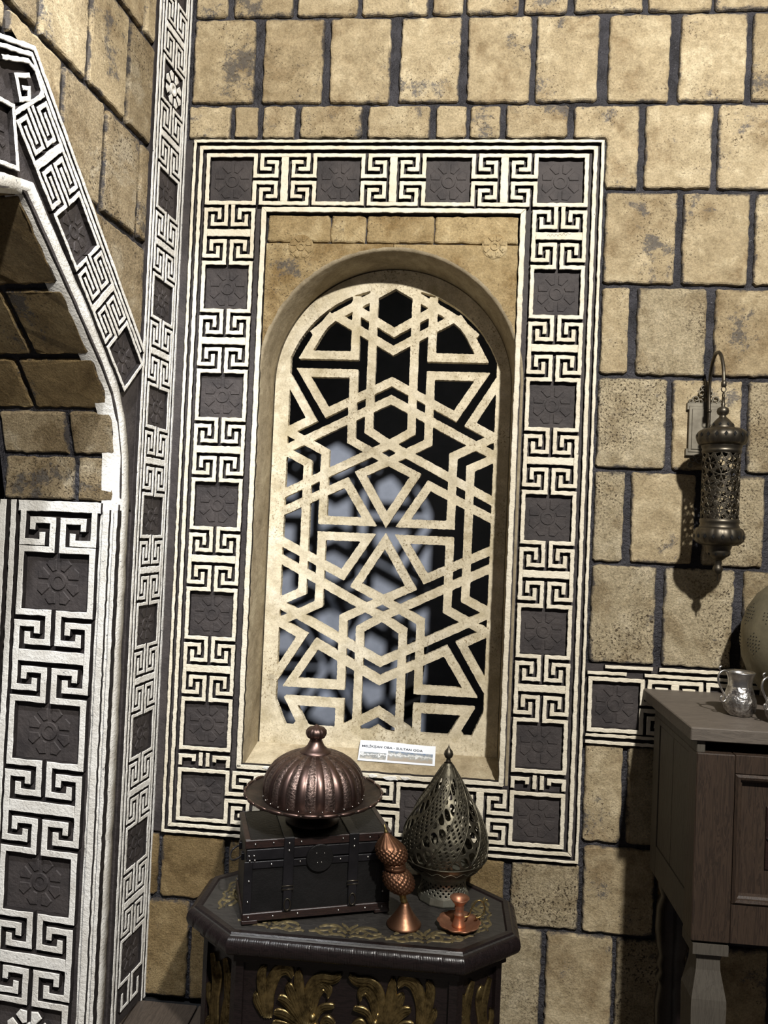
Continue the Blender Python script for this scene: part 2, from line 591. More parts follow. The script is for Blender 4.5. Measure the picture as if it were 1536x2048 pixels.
def stone(parent, F, poly, t, mats, seed, base=-0.012, rnd_c=0.0055, inset=0.0012, name='stone_block'):
    """one dressed stone: rounded corners, wavering outline, soft arris"""
    rnd = random.Random(seed)
    poly = [tuple(p) for p in poly]
    if area(poly) < 0:
        poly = poly[::-1]
    poly = offset(poly, -inset)
    q = []
    n = len(poly)
    for i in range(n):
        a, b_, c = poly[i - 1], poly[i], poly[(i + 1) % n]
        l1 = math.dist(a, b_); l2 = math.dist(b_, c)
        r1 = min(rnd_c * rnd.uniform(0.5, 1.5), l1 * 0.3); r2 = min(rnd_c * rnd.uniform(0.5, 1.5), l2 * 0.3)
        if n > 8:
            q.append(b_)
            continue
        q.append((b_[0] + (a[0] - b_[0]) / l1 * r1, b_[1] + (a[1] - b_[1]) / l1 * r1))
        q.append((b_[0] + (c[0] - b_[0]) / l2 * r2, b_[1] + (c[1] - b_[1]) / l2 * r2))
    q = roughen(q, 0.014, 0.0022, seed)
    cx = sum(p[0] for p in q) / len(q); cy = sum(p[1] for p in q) / len(q)
    q = [(p[0] - cx, p[1] - cy) for p in q]
    m = len(q)
    r2 = offset(q, -0.002); r3 = offset(q, -0.0055)
    vs = [(p[0], p[1], base) for p in q] + [(p[0], p[1], t - 0.007) for p in q]
    vs += [(p[0], p[1], t - 0.002 + rnd.uniform(-0.0008, 0.0008)) for p in r2]
    vs += [(p[0], p[1], t + rnd.uniform(-0.0006, 0.0006)) for p in r3]
    fs = []
    for k in range(3):
        for i in range(m):
            j = (i + 1) % m
            fs.append((k * m + i, k * m + j, (k + 1) * m + j, (k + 1) * m + i))
    fs.append(tuple(3 * m + i for i in range(m)))
    return Mesh().add(vs, fs).obj(name, mats, parent, F @ Matrix.Translation((cx, cy, 0)))

# ------------------------------------------------------------------ meander (greek key) pieces
class Key:
    """one size of the meander band: W across, L module length, q length of the square"""
    def __init__(self, W, L, q, h, mat, seed=0, step=0.0085, jit=0.0009):
        self.W, self.L, self.q, self.h, self.mat = W, L, q, h, mat
        t = self.t = 0.075 * W; g = self.g = 0.0571 * W
        self.cb = 0.14 * W
        self.m = (L - q - self.cb) / 2 - 2 * g - 2 * t
        e = W / 2
        self.rail = -e + t / 2; self.ai = -e + 1.5 * t + g; self.be = -e + 2.5 * t + 2 * g; self.am = -e + 3.5 * t + 3 * g
        self.step, self.jit, self.seed = step, jit, seed
        self.cache = {}
    def hook_a(self, v0):
        t, g, m = self.t, self.g, self.m
        return v0 - (g + t + m + t / 2), v0 - (2 * g + t)          # level of the foot, level of the tip
    def mesh(self, kind):
        if kind in self.cache:
            return self.cache[kind]
        M = Mesh(); t, g, m, q, W = self.t, self.g, self.m, self.q, self.W
        S = []
        if kind.startswith('square'):
            ab, tip = self.hook_a(-q / 2)
            for s in (1, -1):
                S.append([(s * self.ai, tip), (s * self.ai, ab), (s * self.am, ab), (s * self.am, -q / 2 + t / 2), (s * self.rail, -q / 2 + t / 2),
                          (s * self.rail, q / 2 - t / 2), (s * self.am, q / 2 - t / 2), (s * self.am, -ab), (s * self.ai, -ab), (s * self.ai, -tip)])
        elif kind.startswith('key'):
            hh = (self.L - q) / 2 - g
            for s in (1, -1):
                tp = hh - t - (m - g)
                S.append([(s * self.be, tp), (s * self.be, hh - t / 2), (s * self.rail, hh - t / 2), (s * self.rail, -hh + t / 2), (s * self.be, -hh + t / 2), (s * self.be, -tp)])
            M.prism([(-W / 2 + t, -self.cb / 2), (W / 2 - t, -self.cb / 2), (W / 2 - t, self.cb / 2), (-W / 2 + t, self.cb / 2)], 0, self.h, 0.0012, None, self.step, self.jit, self.seed, flank=1)
        elif kind == 'half':
            hh = (self.L - q) / 2 - g; tp = hh - t - (m - g)
            for s in (1, -1):
                S.append([(s * self.rail, 0.0), (s * self.rail, -hh + t / 2), (s * self.be, -hh + t / 2), (s * self.be, -tp)])
        elif kind.startswith('corner'):
            # corner or end square: the run leaves on the +v side (gap there); optional hooks on one u side: cornerR / cornerL
            ab, tip = self.hook_a(-q / 2)
            S.append([(self.ai, -tip), (self.ai, -ab), (self.am, -ab), (self.am, q / 2 - t / 2), (self.rail, q / 2 - t / 2), (self.rail, -q / 2 + t / 2),
                      (-self.rail, -q / 2 + t / 2), (-self.rail, q / 2 - t / 2), (-self.am, q / 2 - t / 2), (-self.am, -ab), (-self.ai, -ab), (-self.ai, -tip)])
            if kind[6:] in ('R', 'L'):
                d = 1 if kind[6:] == 'R' else -1
                for s in (1, -1):
                    S.append([(-d * (-W / 2), s * self.am), (-d * ab, s * self.am), (-d * ab, s * self.ai), (-d * tip, s * self.ai)])
        elif kind == 'hooks':
            # the two hooks that close a key against the bend of the band
            v0 = (self.L - q) / 2; ab, tip = self.hook_a(0.0)
            S.append([(-W / 2, v0 + t / 2), (W / 2, v0 + t / 2)])
            for s in (1, -1):
                S.append([(s * self.am, v0), (s * self.am, v0 + ab), (s * self.ai, v0 + ab), (s * self.ai, v0 + tip)])
        elif kind == 'short':
            # the squeezed piece above the bottom corners
            hh = 0.0185 * W / 0.141
            for s in (1, -1):
                S.append([(s * self.am, hh), (s * self.am, -hh + 0.001)])
                S.append([(s * self.rail, -hh + 0.001), (s * self.rail, hh * 0.42), (s * self.be, hh * 0.42), (s * self.be, -hh * 0.3)])
        for k, s in enumerate(S):
            M.prism(stroke(s, t), 0, self.h, 0.0012, None, self.step, self.jit, self.seed + k + 1, flank=1)
        d = self.cache[kind] = M.data('meander_' + kind[:6].rstrip('RL'), [self.mat, 'groove_black'])
        return d

def rosette(M, r, h, petals=8, T=None, z=0.0, flank=None):
    ring = arc(0, 0, r * 0.36, 0, 2 * PI, 20)[:-1]
    inner = arc(0, 0, r * 0.20, 0, 2 * PI, 20)[:-1]
    vs = [(p[0], p[1], z) for p in ring] + [(p[0] * .95, p[1] * .95, z + h) for p in ring] + [(p[0], p[1], z + h) for p in inner] + [(p[0], p[1], z + h * .2) for p in inner]
    fs = []
    for k in range(3):
        for i in range(20):
            j = (i + 1) % 20
            fs.append((k * 20 + i, k * 20 + j, (k + 1) * 20 + j, (k + 1) * 20 + i))
    fs.append(tuple(60 + i for i in range(20)))
    M.add(vs, fs, T)
    for k in range(petals):
        a = 2 * PI * (k + 0.5) / petals
        w = PI / petals * 0.74
        pl = [(r * .46 * math.cos(a - w * .7), r * .46 * math.sin(a - w * .7)), (r * .9 * math.cos(a - w), r * .9 * math.sin(a - w)), (r * math.cos(a), r * math.sin(a)),
              (r * .9 * math.cos(a + w), r * .9 * math.sin(a + w)), (r * .46 * math.cos(a + w * .7), r * .46 * math.sin(a + w * .7))]
        M.prism(pl, z, z + h, h * (.5 if flank is None else .12), T, flank=flank)

def tile_mesh(w, h, relief):
    M = Mesh()
    M.box(-w / 2, w / 2, -h / 2, h / 2, -0.004, 0.001)
    rosette(M, min(w, h) * 0.44, relief * 0.75, 8, None, 0.001)
    return M.data('rosette_tile', 'charcoal_paint')

def lines(parent, F, rects, h, mat, seed=0, z0=-0.002):
    for k, p in enumerate(rects):
        cx = sum(q[0] for q in p) / len(p); cy = sum(q[1] for q in p) / len(p)
        Mesh().prism([(q[0] - cx, q[1] - cy) for q in p], z0, h, 0.0012, None, 0.012, 0.0010, seed + k, flank=1).obj('border_line', [mat, 'groove_black'], parent, F @ Matrix.Translation((cx, cy, 0)))

def rect(x0, x1, y0, y1):
    return [(x0, y0), (x1, y0), (x1, y1), (x0, y1)]

def at(F, u, v, n=0.0, rot=0.0):
    return F @ Matrix.Translation((u, v, n)) @ Matrix.Rotation(rot, 4, 'Z')

def slab(F, poly, n0, n1):
    M = Mesh()
    M.prism(poly, n0, n1, 0.0, F, back=True)
    return M

# ================================================================== REAR WALL
ARC_X, ARC_Z, ARC_R = 0.008, 1.680, 0.347
WALL_TOP = 2.95
wb = Mesh()
MY = 0.005                                             # mortar plane, a little behind the stones
def wall_face(M, y, flip):
    polys = [[(-0.60, 0.0), (-0.37, 0.0), (-0.37, WALL_TOP), (-0.60, WALL_TOP)],
             [(0.385, 0.0), (1.75, 0.0), (1.75, WALL_TOP), (0.385, WALL_TOP)],
             [(-0.37, 0.0), (0.385, 0.0), (0.385, 0.60), (-0.37, 0.60)]]
    pts = [(-0.37, 0.60), (-0.37, ARC_Z)] + arc(ARC_X, ARC_Z, ARC_R + 0.02, PI, 0, 24)[1:-1] + [(0.385, ARC_Z), (0.385, 0.60)]
    for a, b_ in zip(pts, pts[1:]):
        if abs(a[0] - b_[0]) > 1e-6:
            polys.append([a, b_, (b_[0], WALL_TOP), (a[0], WALL_TOP)])
    for p in polys:
        vs = [(q[0], y, q[1]) for q in p]
        f = tuple(range(len(p)))
        M.add(vs, [f if not flip else f[::-1]])
wall_face(wb, MY, False)
wall_face(wb, 0.13, True)
wb.box(-0.60, 1.75, MY, 0.13, WALL_TOP, WALL_TOP + 0.02)
wall_back = wb.obj('wall_back', 'mortar')
tag(wall_back, 'rear wall of large beige stone blocks with dark mortar joints', 'wall', kind='structure')

ROWS = [(2.665, 2.95), (2.426, 2.661), (2.196, 2.421), (1.946, 2.189), (1.709, 1.939), (1.464, 1.702), (1.221, 1.458), (0.960, 1.215), (0.500, 0.752), (0.270, 0.490), (0.004, 0.262)]
XS = {0: [-0.568, -0.468, -0.291, -0.112, 0.078, 0.173, 0.319, 0.452, 0.643, 0.818, 0.99, 1.16, 1.34, 1.52, 1.70],
      1: [-0.568, -0.38, -0.196, -0.006, 0.176, 0.36, 0.539, 0.721, 0.913, 1.09, 1.28, 1.46, 1.66],
      2: [-0.573, -0.45, -0.369, -0.269, -0.083, 0.101, 0.194, 0.285, 0.463, 0.648, 0.835, 1.03, 1.22, 1.41, 1.60],
      3: [0.557, 0.752, 0.932, 1.12, 1.31, 1.50, 1.70],
      4: [0.557, 0.642, 0.834, 1.02, 1.21, 1.40, 1.60],
      5: [0.557, 0.741, 0.927, 1.12, 1.30, 1.50, 1.70],
      6: [0.557, 0.646, 0.824, 1.001, 1.19, 1.38, 1.60],
      7: [0.557, 0.731, 0.925, 1.11, 1.30, 1.50, 1.70],
      8: [0.557, 0.662, 0.86, 1.05, 1.25, 1.45, 1.70],
      9: [-0.585, -0.556, -0.37, -0.18, 0.02, 0.19, 0.374, 0.562, 0.75, 0.95, 1.15, 1.36, 1.60],
      10: [-0.583, -0.463, -0.30, -0.12, 0.08, 0.28, 0.471, 0.652, 0.84, 1.04, 1.25, 1.45, 1.70]}
JW = {0: .006, 1: .010, 2: .006, 3: .010, 4: .008, 5: .008, 6: .011, 7: .011, 8: .006, 9: .006, 10: .006}
srnd = random.Random(5)
sid = 100
for r, (z0, z1) in enumerate(ROWS):
    xs = XS[r]
    for k in range(len(xs) - 1):
        x0, x1 = xs[k], xs[k + 1]
        jl = JW[r] * srnd.uniform(0.5, 1.4); jr = JW[r] * srnd.uniform(0.5, 1.4)
        if k == 0: jl = 0.002
        zz0 = z0
        if r == 2 and x0 < 0.5:
            zz0 = 2.330
        if r == 9 and x0 < 0.5:
            z1 = 0.436
        elif r == 9:
            z1 = 0.490
        poly = [(x0 + jl, zz0 + 0.0005), (x1 - jr, zz0 + 0.0005 + srnd.uniform(-.002, .002)), (x1 - jr * srnd.uniform(.5, 1.4), z1 - 0.0005), (x0 + jl * srnd.uniform(.5, 1.4), z1 - 0.0005)]
        if r == 2 and 0.46 < x0 < 0.5:
            poly = [(x0 + jl, 2.330), (0.557, 2.330), (0.557, zz0 - 0.13), (x1 - jr, z0), (x1 - jr, z1 - .002), (x0 + jl, z1 - .002)]
            poly = [(x0 + jl, 2.330), (0.556, 2.330), (0.556, z0), (x1 - jr, z0), (x1 - jr, z1 - .002), (x0 + jl, z1 - .002)]
        mt = 'stone_beige'
        if r in (5, 6, 7): mt = srnd.choice(['stone_pale', 'stone_pale', 'stone_beige'])
        if r >= 8: mt = srnd.choice(['stone_beige', 'stone_ochre', 'stone_pale'])
        if r >= 9 and x0 < -0.2: mt = 'stone_ochre'
        if r == 4 and 0.6 < x0 < 0.7: mt = 'stone_pale'
        sid += 1
        stone(wall_back, FB, poly, 0.006, mt, sid)

# ---- charcoal margin in the corner between the strip and the window frame
# ---- window frame: trim_1
FX0, FX1, FZ0, FZ1 = -0.55, 0.55, 0.445, 2.322
t1 = Mesh()
for p in (rect(-0.582, -0.353, FZ0 - 0.002, FZ1 + 0.002), rect(0.353, 0.552, FZ0 - 0.002, FZ1 + 0.002), rect(-0.353, 0.353, FZ1 - 0.197, FZ1 + 0.002), rect(-0.353, 0.353, FZ0 - 0.002, FZ0 + 0.185)):
    t1.prism(p, -0.02, 0.003, 0.0, FB, back=True)
trim_1 = t1.obj('trim_1', 'charcoal_paint')
tag(trim_1, 'cream and charcoal meander frame around the arched window', 'window frame', kind='structure')
KH = 0.0155
def ring_lines(d0, d1, seed, inner=False):
    x0, x1, z0, z1 = FX0 + d0, FX1 - d0, FZ0 + d0, FZ1 - d0
    X0, X1, Z0, Z1 = FX0 + d1, FX1 - d1, FZ0 + d1, FZ1 - d1
    ps = [[(x0, z0), (X0, Z0), (X0, Z1), (x0, z1)], [(x1, z0), (x1, z1), (X1, Z1), (X1, Z0)], [(x0, z1), (X0, Z1), (X1, Z1), (x1, z1)]]
    if not inner:
        ps.append([(x0, z0), (x1, z0), (X1, Z0), (X0, Z0)])
    lines(trim_1, FB, ps, KH, 'cream_paint', seed)
ring_lines(0.0, 0.0078, 11)
ring_lines(0.0170, 0.0272, 21)
# inner line: sides run down to the sill, top runs across
lines(trim_1, FB, [[(-0.3535, 0.630), (-0.340, 0.630), (-0.340, 2.125), (-0.3535, 2.138)], [(0.340, 0.630), (0.3535, 0.630), (0.3535, 2.138), (0.340, 2.125)],
                   [(-0.3535, 2.138), (-0.340, 2.125), (0.340, 2.125), (0.3535, 2.138)],
                   [(-0.352, 0.6275), (0.352, 0.6275), (0.3535, 0.6395), (-0.3535, 0.6395)]], KH, 'cream_paint', 31)
kf = Key(0.141, 0.2947, 0.141, KH, 'cream_paint', 7)
TX = 0.4410
TZ = [2.2130 - 0.2947 * k for k in range(6)]
ZB = 0.5505
tile_d = tile_mesh(0.1185, 0.1185, 0.0028)
XT = [-TX, -TX / 3, TX / 3, TX]
kt = Key(0.141, 2 * TX / 3, 0.141, KH, 'cream_paint', 17)
for x in (-TX, TX):
    for k, z in enumerate(TZ):
        place('rosette_tile', tile_d, trim_1, at(FB, x, z, 0.003, (k % 4) * PI / 2))
        if k > 0:
            if k == 5:
                # last full square: hooks upward, plain foot below
                place('meander_square', kf.mesh('corner'), trim_1, at(FB, x, z, 0.002))
            else:
                place('meander_square', kf.mesh('square'), trim_1, at(FB, x, z, 0.002))
    for k in range(5):
        place('meander_key', kf.mesh('key'), trim_1, at(FB, x, (TZ[k] + TZ[k + 1]) / 2, 0.002))
    place('meander_short_key', kf.mesh('short'), trim_1, at(FB, x, (TZ[5] + ZB) / 2, 0.002))
for z in (TZ[0], ZB):
    for k, x in enumerate(XT):
        if not (z > 1 and k in (0, 3)):
            place('rosette_tile', tile_d, trim_1, at(FB, x, z, 0.003, (k % 4) * PI / 2))
        if k in (1, 2):
            place('meander_square', kt.mesh('square'), trim_1, at(FB, x, z, 0.002, PI / 2))
    for k in range(3):
        place('meander_key', kt.mesh('key'), trim_1, at(FB, (XT[k] + XT[k + 1]) / 2, z, 0.002, PI / 2))
# corner squares: the horizontal run leaves towards the middle; top ones also hook downwards
place('meander_corner', kt.mesh('cornerR'), trim_1, at(FB, -TX, TZ[0], 0.002, -PI / 2))
place('meander_corner', kt.mesh('cornerL'), trim_1, at(FB, TX, TZ[0], 0.002, PI / 2))
place('meander_corner', kt.mesh('corner'), trim_1, at(FB, -TX, ZB, 0.002, -PI / 2))
place('meander_corner', kt.mesh('corner'), trim_1, at(FB, TX, ZB, 0.002, PI / 2))

rs = random.Random(2)
pts = [(-0.030 + 0.0030 * k, 0.004 * math.sin(k * 1.9) * rs.uniform(0.4, 1.2) + 0.0003 * k, 0) for k in range(21)]
M = Mesh(); M.tube(spline(pts, 4), 0.00035, 4)
tag(M.obj('pencil_scribble', 'groove_black', trim_1, at(FB, TX, (TZ[0] + TZ[1]) / 2, KH + 0.002)), 'faint pencil scribble')

# ---- frieze behind the cabinet: trim_2
t2 = Mesh(); t2.prism(rect(0.554, 1.70, 0.752, 0.957), -0.02, 0.003, 0.0, FB, back=True)
trim_2 = t2.obj('trim_2', 'charcoal_paint')
tag(trim_2, 'cream and charcoal meander frieze running behind the wooden cabinet', 'frieze', kind='structure')
lines(trim_2, FB, [rect(0.60, 0.72, 0.948, 0.957), rect(0.735, 1.70, 0.948, 0.957), rect(0.556, 0.655, 0.931, 0.940), rect(0.70, 1.70, 0.931, 0.940), rect(0.556, 1.70, 0.772, 0.780), rect(0.556, 1.70, 0.754, 0.763)], KH, 'cream_paint', 61)
zf = 0.8555
place('rosette_tile', tile_d, trim_2, at(FB, 0.629, zf, 0.003, PI / 2))
place('meander_corner', kt.mesh('corner'), trim_2, at(FB, 0.629, zf, 0.002, -PI / 2))
for k in range(3):
    place('meander_key', kt.mesh('key'), trim_2, at(FB, 0.629 + kt.L * (k + .5), zf, 0.002, PI / 2))
    place('meander_square', kt.mesh('square'), trim_2, at(FB, 0.629 + kt.L * (k + 1), zf, 0.002, PI / 2))
    place('rosette_tile', tile_d, trim_2, at(FB, 0.629 + kt.L * (k + 1), zf, 0.003, 0))

# ================================================================== ARCHED WINDOW
REV = 0.105
RB = 0.336
def arch_outline(R, zb, n=40):
    return [(ARC_X - R, zb)] + arc(ARC_X, ARC_Z, R, PI, 0, n) + [(ARC_X + R, zb)]
prof = [(-0.003, ARC_R + 0.010, 0.628), (-0.0035, ARC_R + 0.003, 0.628), (0.003, ARC_R - 0.0005, 0.628), (REV, RB, 0.664), (0.128, RB, 0.664), (0.150, RB - 0.001, 0.664)]
rm = Mesh(); vs = []; nrow = 0
for (y, R, zb) in prof:
    o = arch_outline(R, zb); nrow = len(o)
    vs += [(p[0], y, p[1]) for p in o]
fs = []
for k in range(len(prof) - 1):
    for i in range(nrow - 1):
        fs.append((k * nrow + i, (k + 1) * nrow + i, (k + 1) * nrow + i + 1, k * nrow + i + 1))
rm.add(vs, fs, None, True)
window_1 = rm.obj('window_1', 'reveal_plaster')
tag(window_1, 'arched window niche filled with a pierced geometric stone screen', 'window', kind='structure')
# sloping sill
sm = Mesh()
sv = []
nx = 24
rr = random.Random(3)
for k in range(nx + 1):
    x = ARC_X - ARC_R + 2 * ARC_R * k / nx
    sv += [(x, -0.006 + rr.uniform(-.004, .004), 0.6285), (x, 0.004 + rr.uniform(-.006, .006), 0.632 + rr.uniform(-.003, .003)), (x, 0.05, 0.6465), (x, REV + 0.006, 0.6665)]
sf = []
for k in range(nx):
    for i in range(3):
        sf.append((k * 4 + i, (k + 1) * 4 + i, (k + 1) * 4 + i + 1, k * 4 + i + 1))
sm.add(sv, sf)
sm.obj('sill', 'sill_plaster', window_1)

rr = random.Random(12)
for (x, z, w, h) in ((0.012, 0.6335, 0.030, 0.010), (0.060, 0.6300, 0.046, 0.013), (0.098, 0.6325, 0.030, 0.010), (0.215, 0.6345, 0.034, 0.008), (-0.270, 0.6350, 0.030, 0.008)):
    pl_ = [(w / 2 * math.cos(a) * rr.uniform(.6, 1.1), h / 2 * math.sin(a) * rr.uniform(.6, 1.2)) for a in np.linspace(0, 2 * PI, 13)[:-1]]
    Mesh().prism(pl_, 0.004, 0.0155, 0.001).obj('plaster_flake', 'white_paint', window_1, at(FB, x, z, 0.002))
# pierced screen, traced as bars on a triangular net
hw = 0.0119
BARS = [[(.060, .70), (.060, .279), (0, .2422), (-.300, .0905)],
        [(.0775, .157), (0, .030), (-.0775, .157), (0, .194), (.1085, .250), (.1085, .36)], [(.1085, .34), (.1085, .4395), (.2525, .4395), (.1810, .327), (.125, .3557)], [(.160, .3378), (0, .4197), (-.160, .3378)],
        [(.3000, .2167), (0, .3688), (-.3000, .2167)],
        [(.3000, .4302), (.2239, .3056), (.3000, .2667)],
        [(.3000, .0408), (.1170, .1305), (.0478, .0222), (.1805, .0222), (.1805, .06)], [(.1805, .04), (.1805, .2146), (.3000, .2748)],
        [(.3000, .2162), (.2295, .182), (.2295, -.02)],
        [(.1085, .66), (.1085, .4905), (.2490, .4905), (.2108, .5597), (.176, .606)],
        [(.172, .605), (0, .5074), (-.172, .605)], [(.128, .634), (0, .559), (-.128, .634)], [(.232, .548), (.176, .597), (0, .696), (-.176, .597)]]
us = np.linspace(-0.340, 0.340, 273)
vs_ = np.linspace(-0.6135, 0.745, 544)
U, V = np.meshgrid(us, vs_)
AU, AV = np.abs(U), np.abs(V)
def poly_field(X, Y, poly, F):
    """raise F to the signed distance (inside > 0) of a polygon, near the polygon only"""
    x0, x1 = min(p[0] for p in poly) - .03, max(p[0] for p in poly) + .03
    y0, y1 = min(p[1] for p in poly) - .03, max(p[1] for p in poly) + .03
    k = (X > x0) & (X < x1) & (Y > y0) & (Y < y1)
    x, y = X[k], Y[k]
    d = np.full(x.shape, 9.0); ins = np.zeros(x.shape, bool)
    n = len(poly)
    for i in range(n):
        a, b_ = poly[i], poly[(i + 1) % n]
        d = np.minimum(d, seg_dist(x, y, a, b_))
        c = (a[1] > y) != (b_[1] > y)
        with np.errstate(divide='ignore', invalid='ignore'):
            xi = a[0] + (y - a[1]) * (b_[0] - a[0]) / (b_[1] - a[1] + 1e-15)
        ins ^= c & (x < xi)
    F[k] = np.maximum(F[k], np.where(ins, d, -d))
bars = np.full(U.shape, -9.0)
for b_ in BARS:
    for sx in (1, -1):
        for sy in (1, -1):
            poly_field(U, V, stroke([(p[0] * sx, p[1] * sy) for p in b_], 2 * hw), bars)
ci = 0.372
inner = np.where(V > ci, np.minimum(0.3115 - np.hypot(U, V - ci), 0.2915 - AU), 0.2915 - AU)
inner = np.minimum(inner, V + 0.560)
inner = np.minimum(inner, ((0.2915 - AU) + 0.43 * (V + 0.490) + 0.0) * 0.9)
outer = np.where(V > 0.4025, 0.3330 - np.hypot(U, V - 0.4025), 0.3330 - AU)
outer = np.minimum(outer, V + 0.6115)
wob = 0.0006 * np.sin(U * 311 + 2 * np.sin(V * 173)) * np.sin(V * 277 + 1.7 * np.sin(U * 141)) + 0.0004 * np.sin(U * 831 + V * 517) * np.sin(V * 911 - U * 433)
fld = np.minimum(outer, np.maximum(bars + wob, -(inner) + wob))
Pv, Pf = marching(fld, us, vs_, lambda u, v, d: (u, 0.0 + d, v), 0.022)
lat = Mesh().add(Pv, Pf).obj('lattice_screen', 'lattice_plaster', window_1, Matrix.Translation((ARC_X + 0.0015, 0.110, 1.2775)))
# spandrel stones and the two worn rosettes
def spandrel(x0, x1, seed):
    M = Mesh(); vs = []; n = 26
    rj = random.Random(seed)
    for k in range(n + 1):
        x = x0 + (x1 - x0) * k / n
        q = (ARC_R + 0.0065) ** 2 - (x - ARC_X) ** 2
        zb = ARC_Z + math.sqrt(q) if q > 0 else ARC_Z
        zb = max(zb, 1.70)
        j = rj.uniform(-.0006, .0006)
        vs += [(x, zb, -0.012), (x, zb, 0.002), (x, zb + 0.002, 0.003 + j), (x, 2.0425 + j, 0.003 - j), (x, 2.0445 + j, 0.0015), (x, 2.0445 + j, -0.012)]
    fs = []
    for k in range(n):
        for i in range(5):
            fs.append((k * 6 + i, (k + 1) * 6 + i, (k + 1) * 6 + i + 1, k * 6 + i + 1))
    fs += [tuple(range(6)), tuple(n * 6 + i for i in range(6))[::-1]]
    return M.add(vs, fs).obj('spandrel_stone', 'stone_niche', window_1, FB)
spandrel(-0.3385, ARC_X - 0.0008, 801)
spandrel(ARC_X + 0.0008, 0.3385, 802)
for k, (a, b_) in enumerate(((-0.339, -0.165), (-0.165, -0.068), (-0.068, 0.116), (0.116, 0.339))):
    stone(window_1, FB, rect(a, b_, 2.047, 2.124), 0.003, 'stone_niche', 810 + k, inset=0.001, rnd_c=0.004)
for x, z in ((-0.243, 2.034), (0.276, 2.041)):
    M = Mesh()
    M.prism(arc(0, 0, 0.034, 0, 2 * PI, 28)[:-1], 0, 0.0022, 0.0015)
    rosette(M, 0.032, 0.0025, 8, None, 0.0022)
    M.obj('rosette', 'stone_niche', window_1, at(FB, x, z, 0.0025))

# behind the screen: pale board, and black enclosure added to keep ambient light out
rb = Mesh(); rb.box(-1.35, 1.0, 0.86, 0.88, 0.0, 2.5)
wall_rear = rb.obj('wall_rear', 'rear_board')
tag(wall_rear, 'pale blue grey board standing behind the window screen', 'wall', kind='structure')
rc = Mesh()
rc.box(-1.40, 1.75, 0.885, 0.90, 0.0, WALL_TOP); rc.box(-1.42, -1.40, 0.13, 0.90, 0.0, WALL_TOP); rc.box(1.75, 1.77, 0.13, 0.90, 0, WALL_TOP)
rc.box(-1.42, 1.77, 0.132, 0.90, WALL_TOP, WALL_TOP + 0.02); rc.box(-1.40, 1.75, 0.135, 0.885, -0.02, 0.0)
rc.box(-1.40, -0.60, 0.115, 0.13, 0.0, WALL_TOP)
wr = rc.obj('recess_light_block', 'recess_black')
tag(wr, 'added black enclosure behind the window screen that keeps ambient light out', 'wall', kind='structure')

# ================================================================== LEFT WALL WITH ARCH
def sl(pts):                                            # (s, z) -> (u, v) of FL
    return [(-p[0], p[1]) for p in pts]
OPEN = [(0.24, 0.0), (0.24, 1.33), (0.246, 1.43), (0.268, 1.515), (0.300, 1.577), (0.350, 1.636), (0.490, 1.766), (0.640, 1.903), (0.700, 1.883), (0.80, 1.850), (1.25, 1.850)]
S_END = 1.25
lm = Mesh()
lw_t = -0.006
def lw_poly(p):
    lm.add([(q[0], q[1], lw_t) for q in sl(p)], [tuple(range(len(p)))[::-1]], FL)
lw_poly([(0.0, 0.0), (0.24, 0.0), (0.24, 1.33), (0.0, 1.33)])
lw_poly([(0.0, 1.33), (0.24, 1.33), (0.246, 1.43), (0.268, 1.515), (0.300, 1.577), (0.350, 1.636), (0.350, WALL_TOP), (0.0, WALL_TOP)])
for a, b_ in zip(OPEN[5:], OPEN[6:]):
    lw_poly([a, b_, (b_[0], WALL_TOP), (a[0], WALL_TOP)])
# intrados, jamb and back of the wall
TH = -0.315
for a, b_ in zip(OPEN, OPEN[1:]):
    q = sl([a, b_])
    lm.add([(q[0][0], q[0][1], lw_t), (q[1][0], q[1][1], lw_t), (q[1][0], q[1][1], TH), (q[0][0], q[0][1], TH)], [(0, 1, 2, 3)], FL)
lm.add([(q[0], q[1], TH) for q in sl([(0, 0), (0.24, 0), (0.24, 1.33), (0.30, 1.577), (0.30, WALL_TOP), (0, WALL_TOP)])], [tuple(range(6))], FL)
for a, b_ in zip(OPEN[4:], OPEN[5:]):
    lm.add([(q[0], q[1], TH) for q in sl([a, b_, (b_[0], WALL_TOP), (a[0], WALL_TOP)])], [(0, 1, 2, 3)], FL)
lm.add([(q[0], q[1], n) for q in sl([(0, WALL_TOP), (S_END, WALL_TOP)]) for n in (lw_t, TH)], [(0, 1, 3, 2)], FL)
wall_left = lm.obj('wall_left', 'mortar')
tag(wall_left, 'left wall of rough stone blocks pierced by a pointed archway', 'wall', kind='structure')

def lstone(p, mt, seed, **k):
    return stone(wall_left, FL, sl(p), 0.006, mt, seed, **k)
OL = lambda s: s + 1.524 + 0.012                        # just above the outer line of the arch band
JR = [1.967, 2.213, 2.469, 2.715, 2.94]
# bottom sliver beside the strip
lstone([(0.187, OL(0.187)), (0.43, OL(0.43)), (0.43, 1.962), (0.187, 1.955)], 'stone_rough', 901)
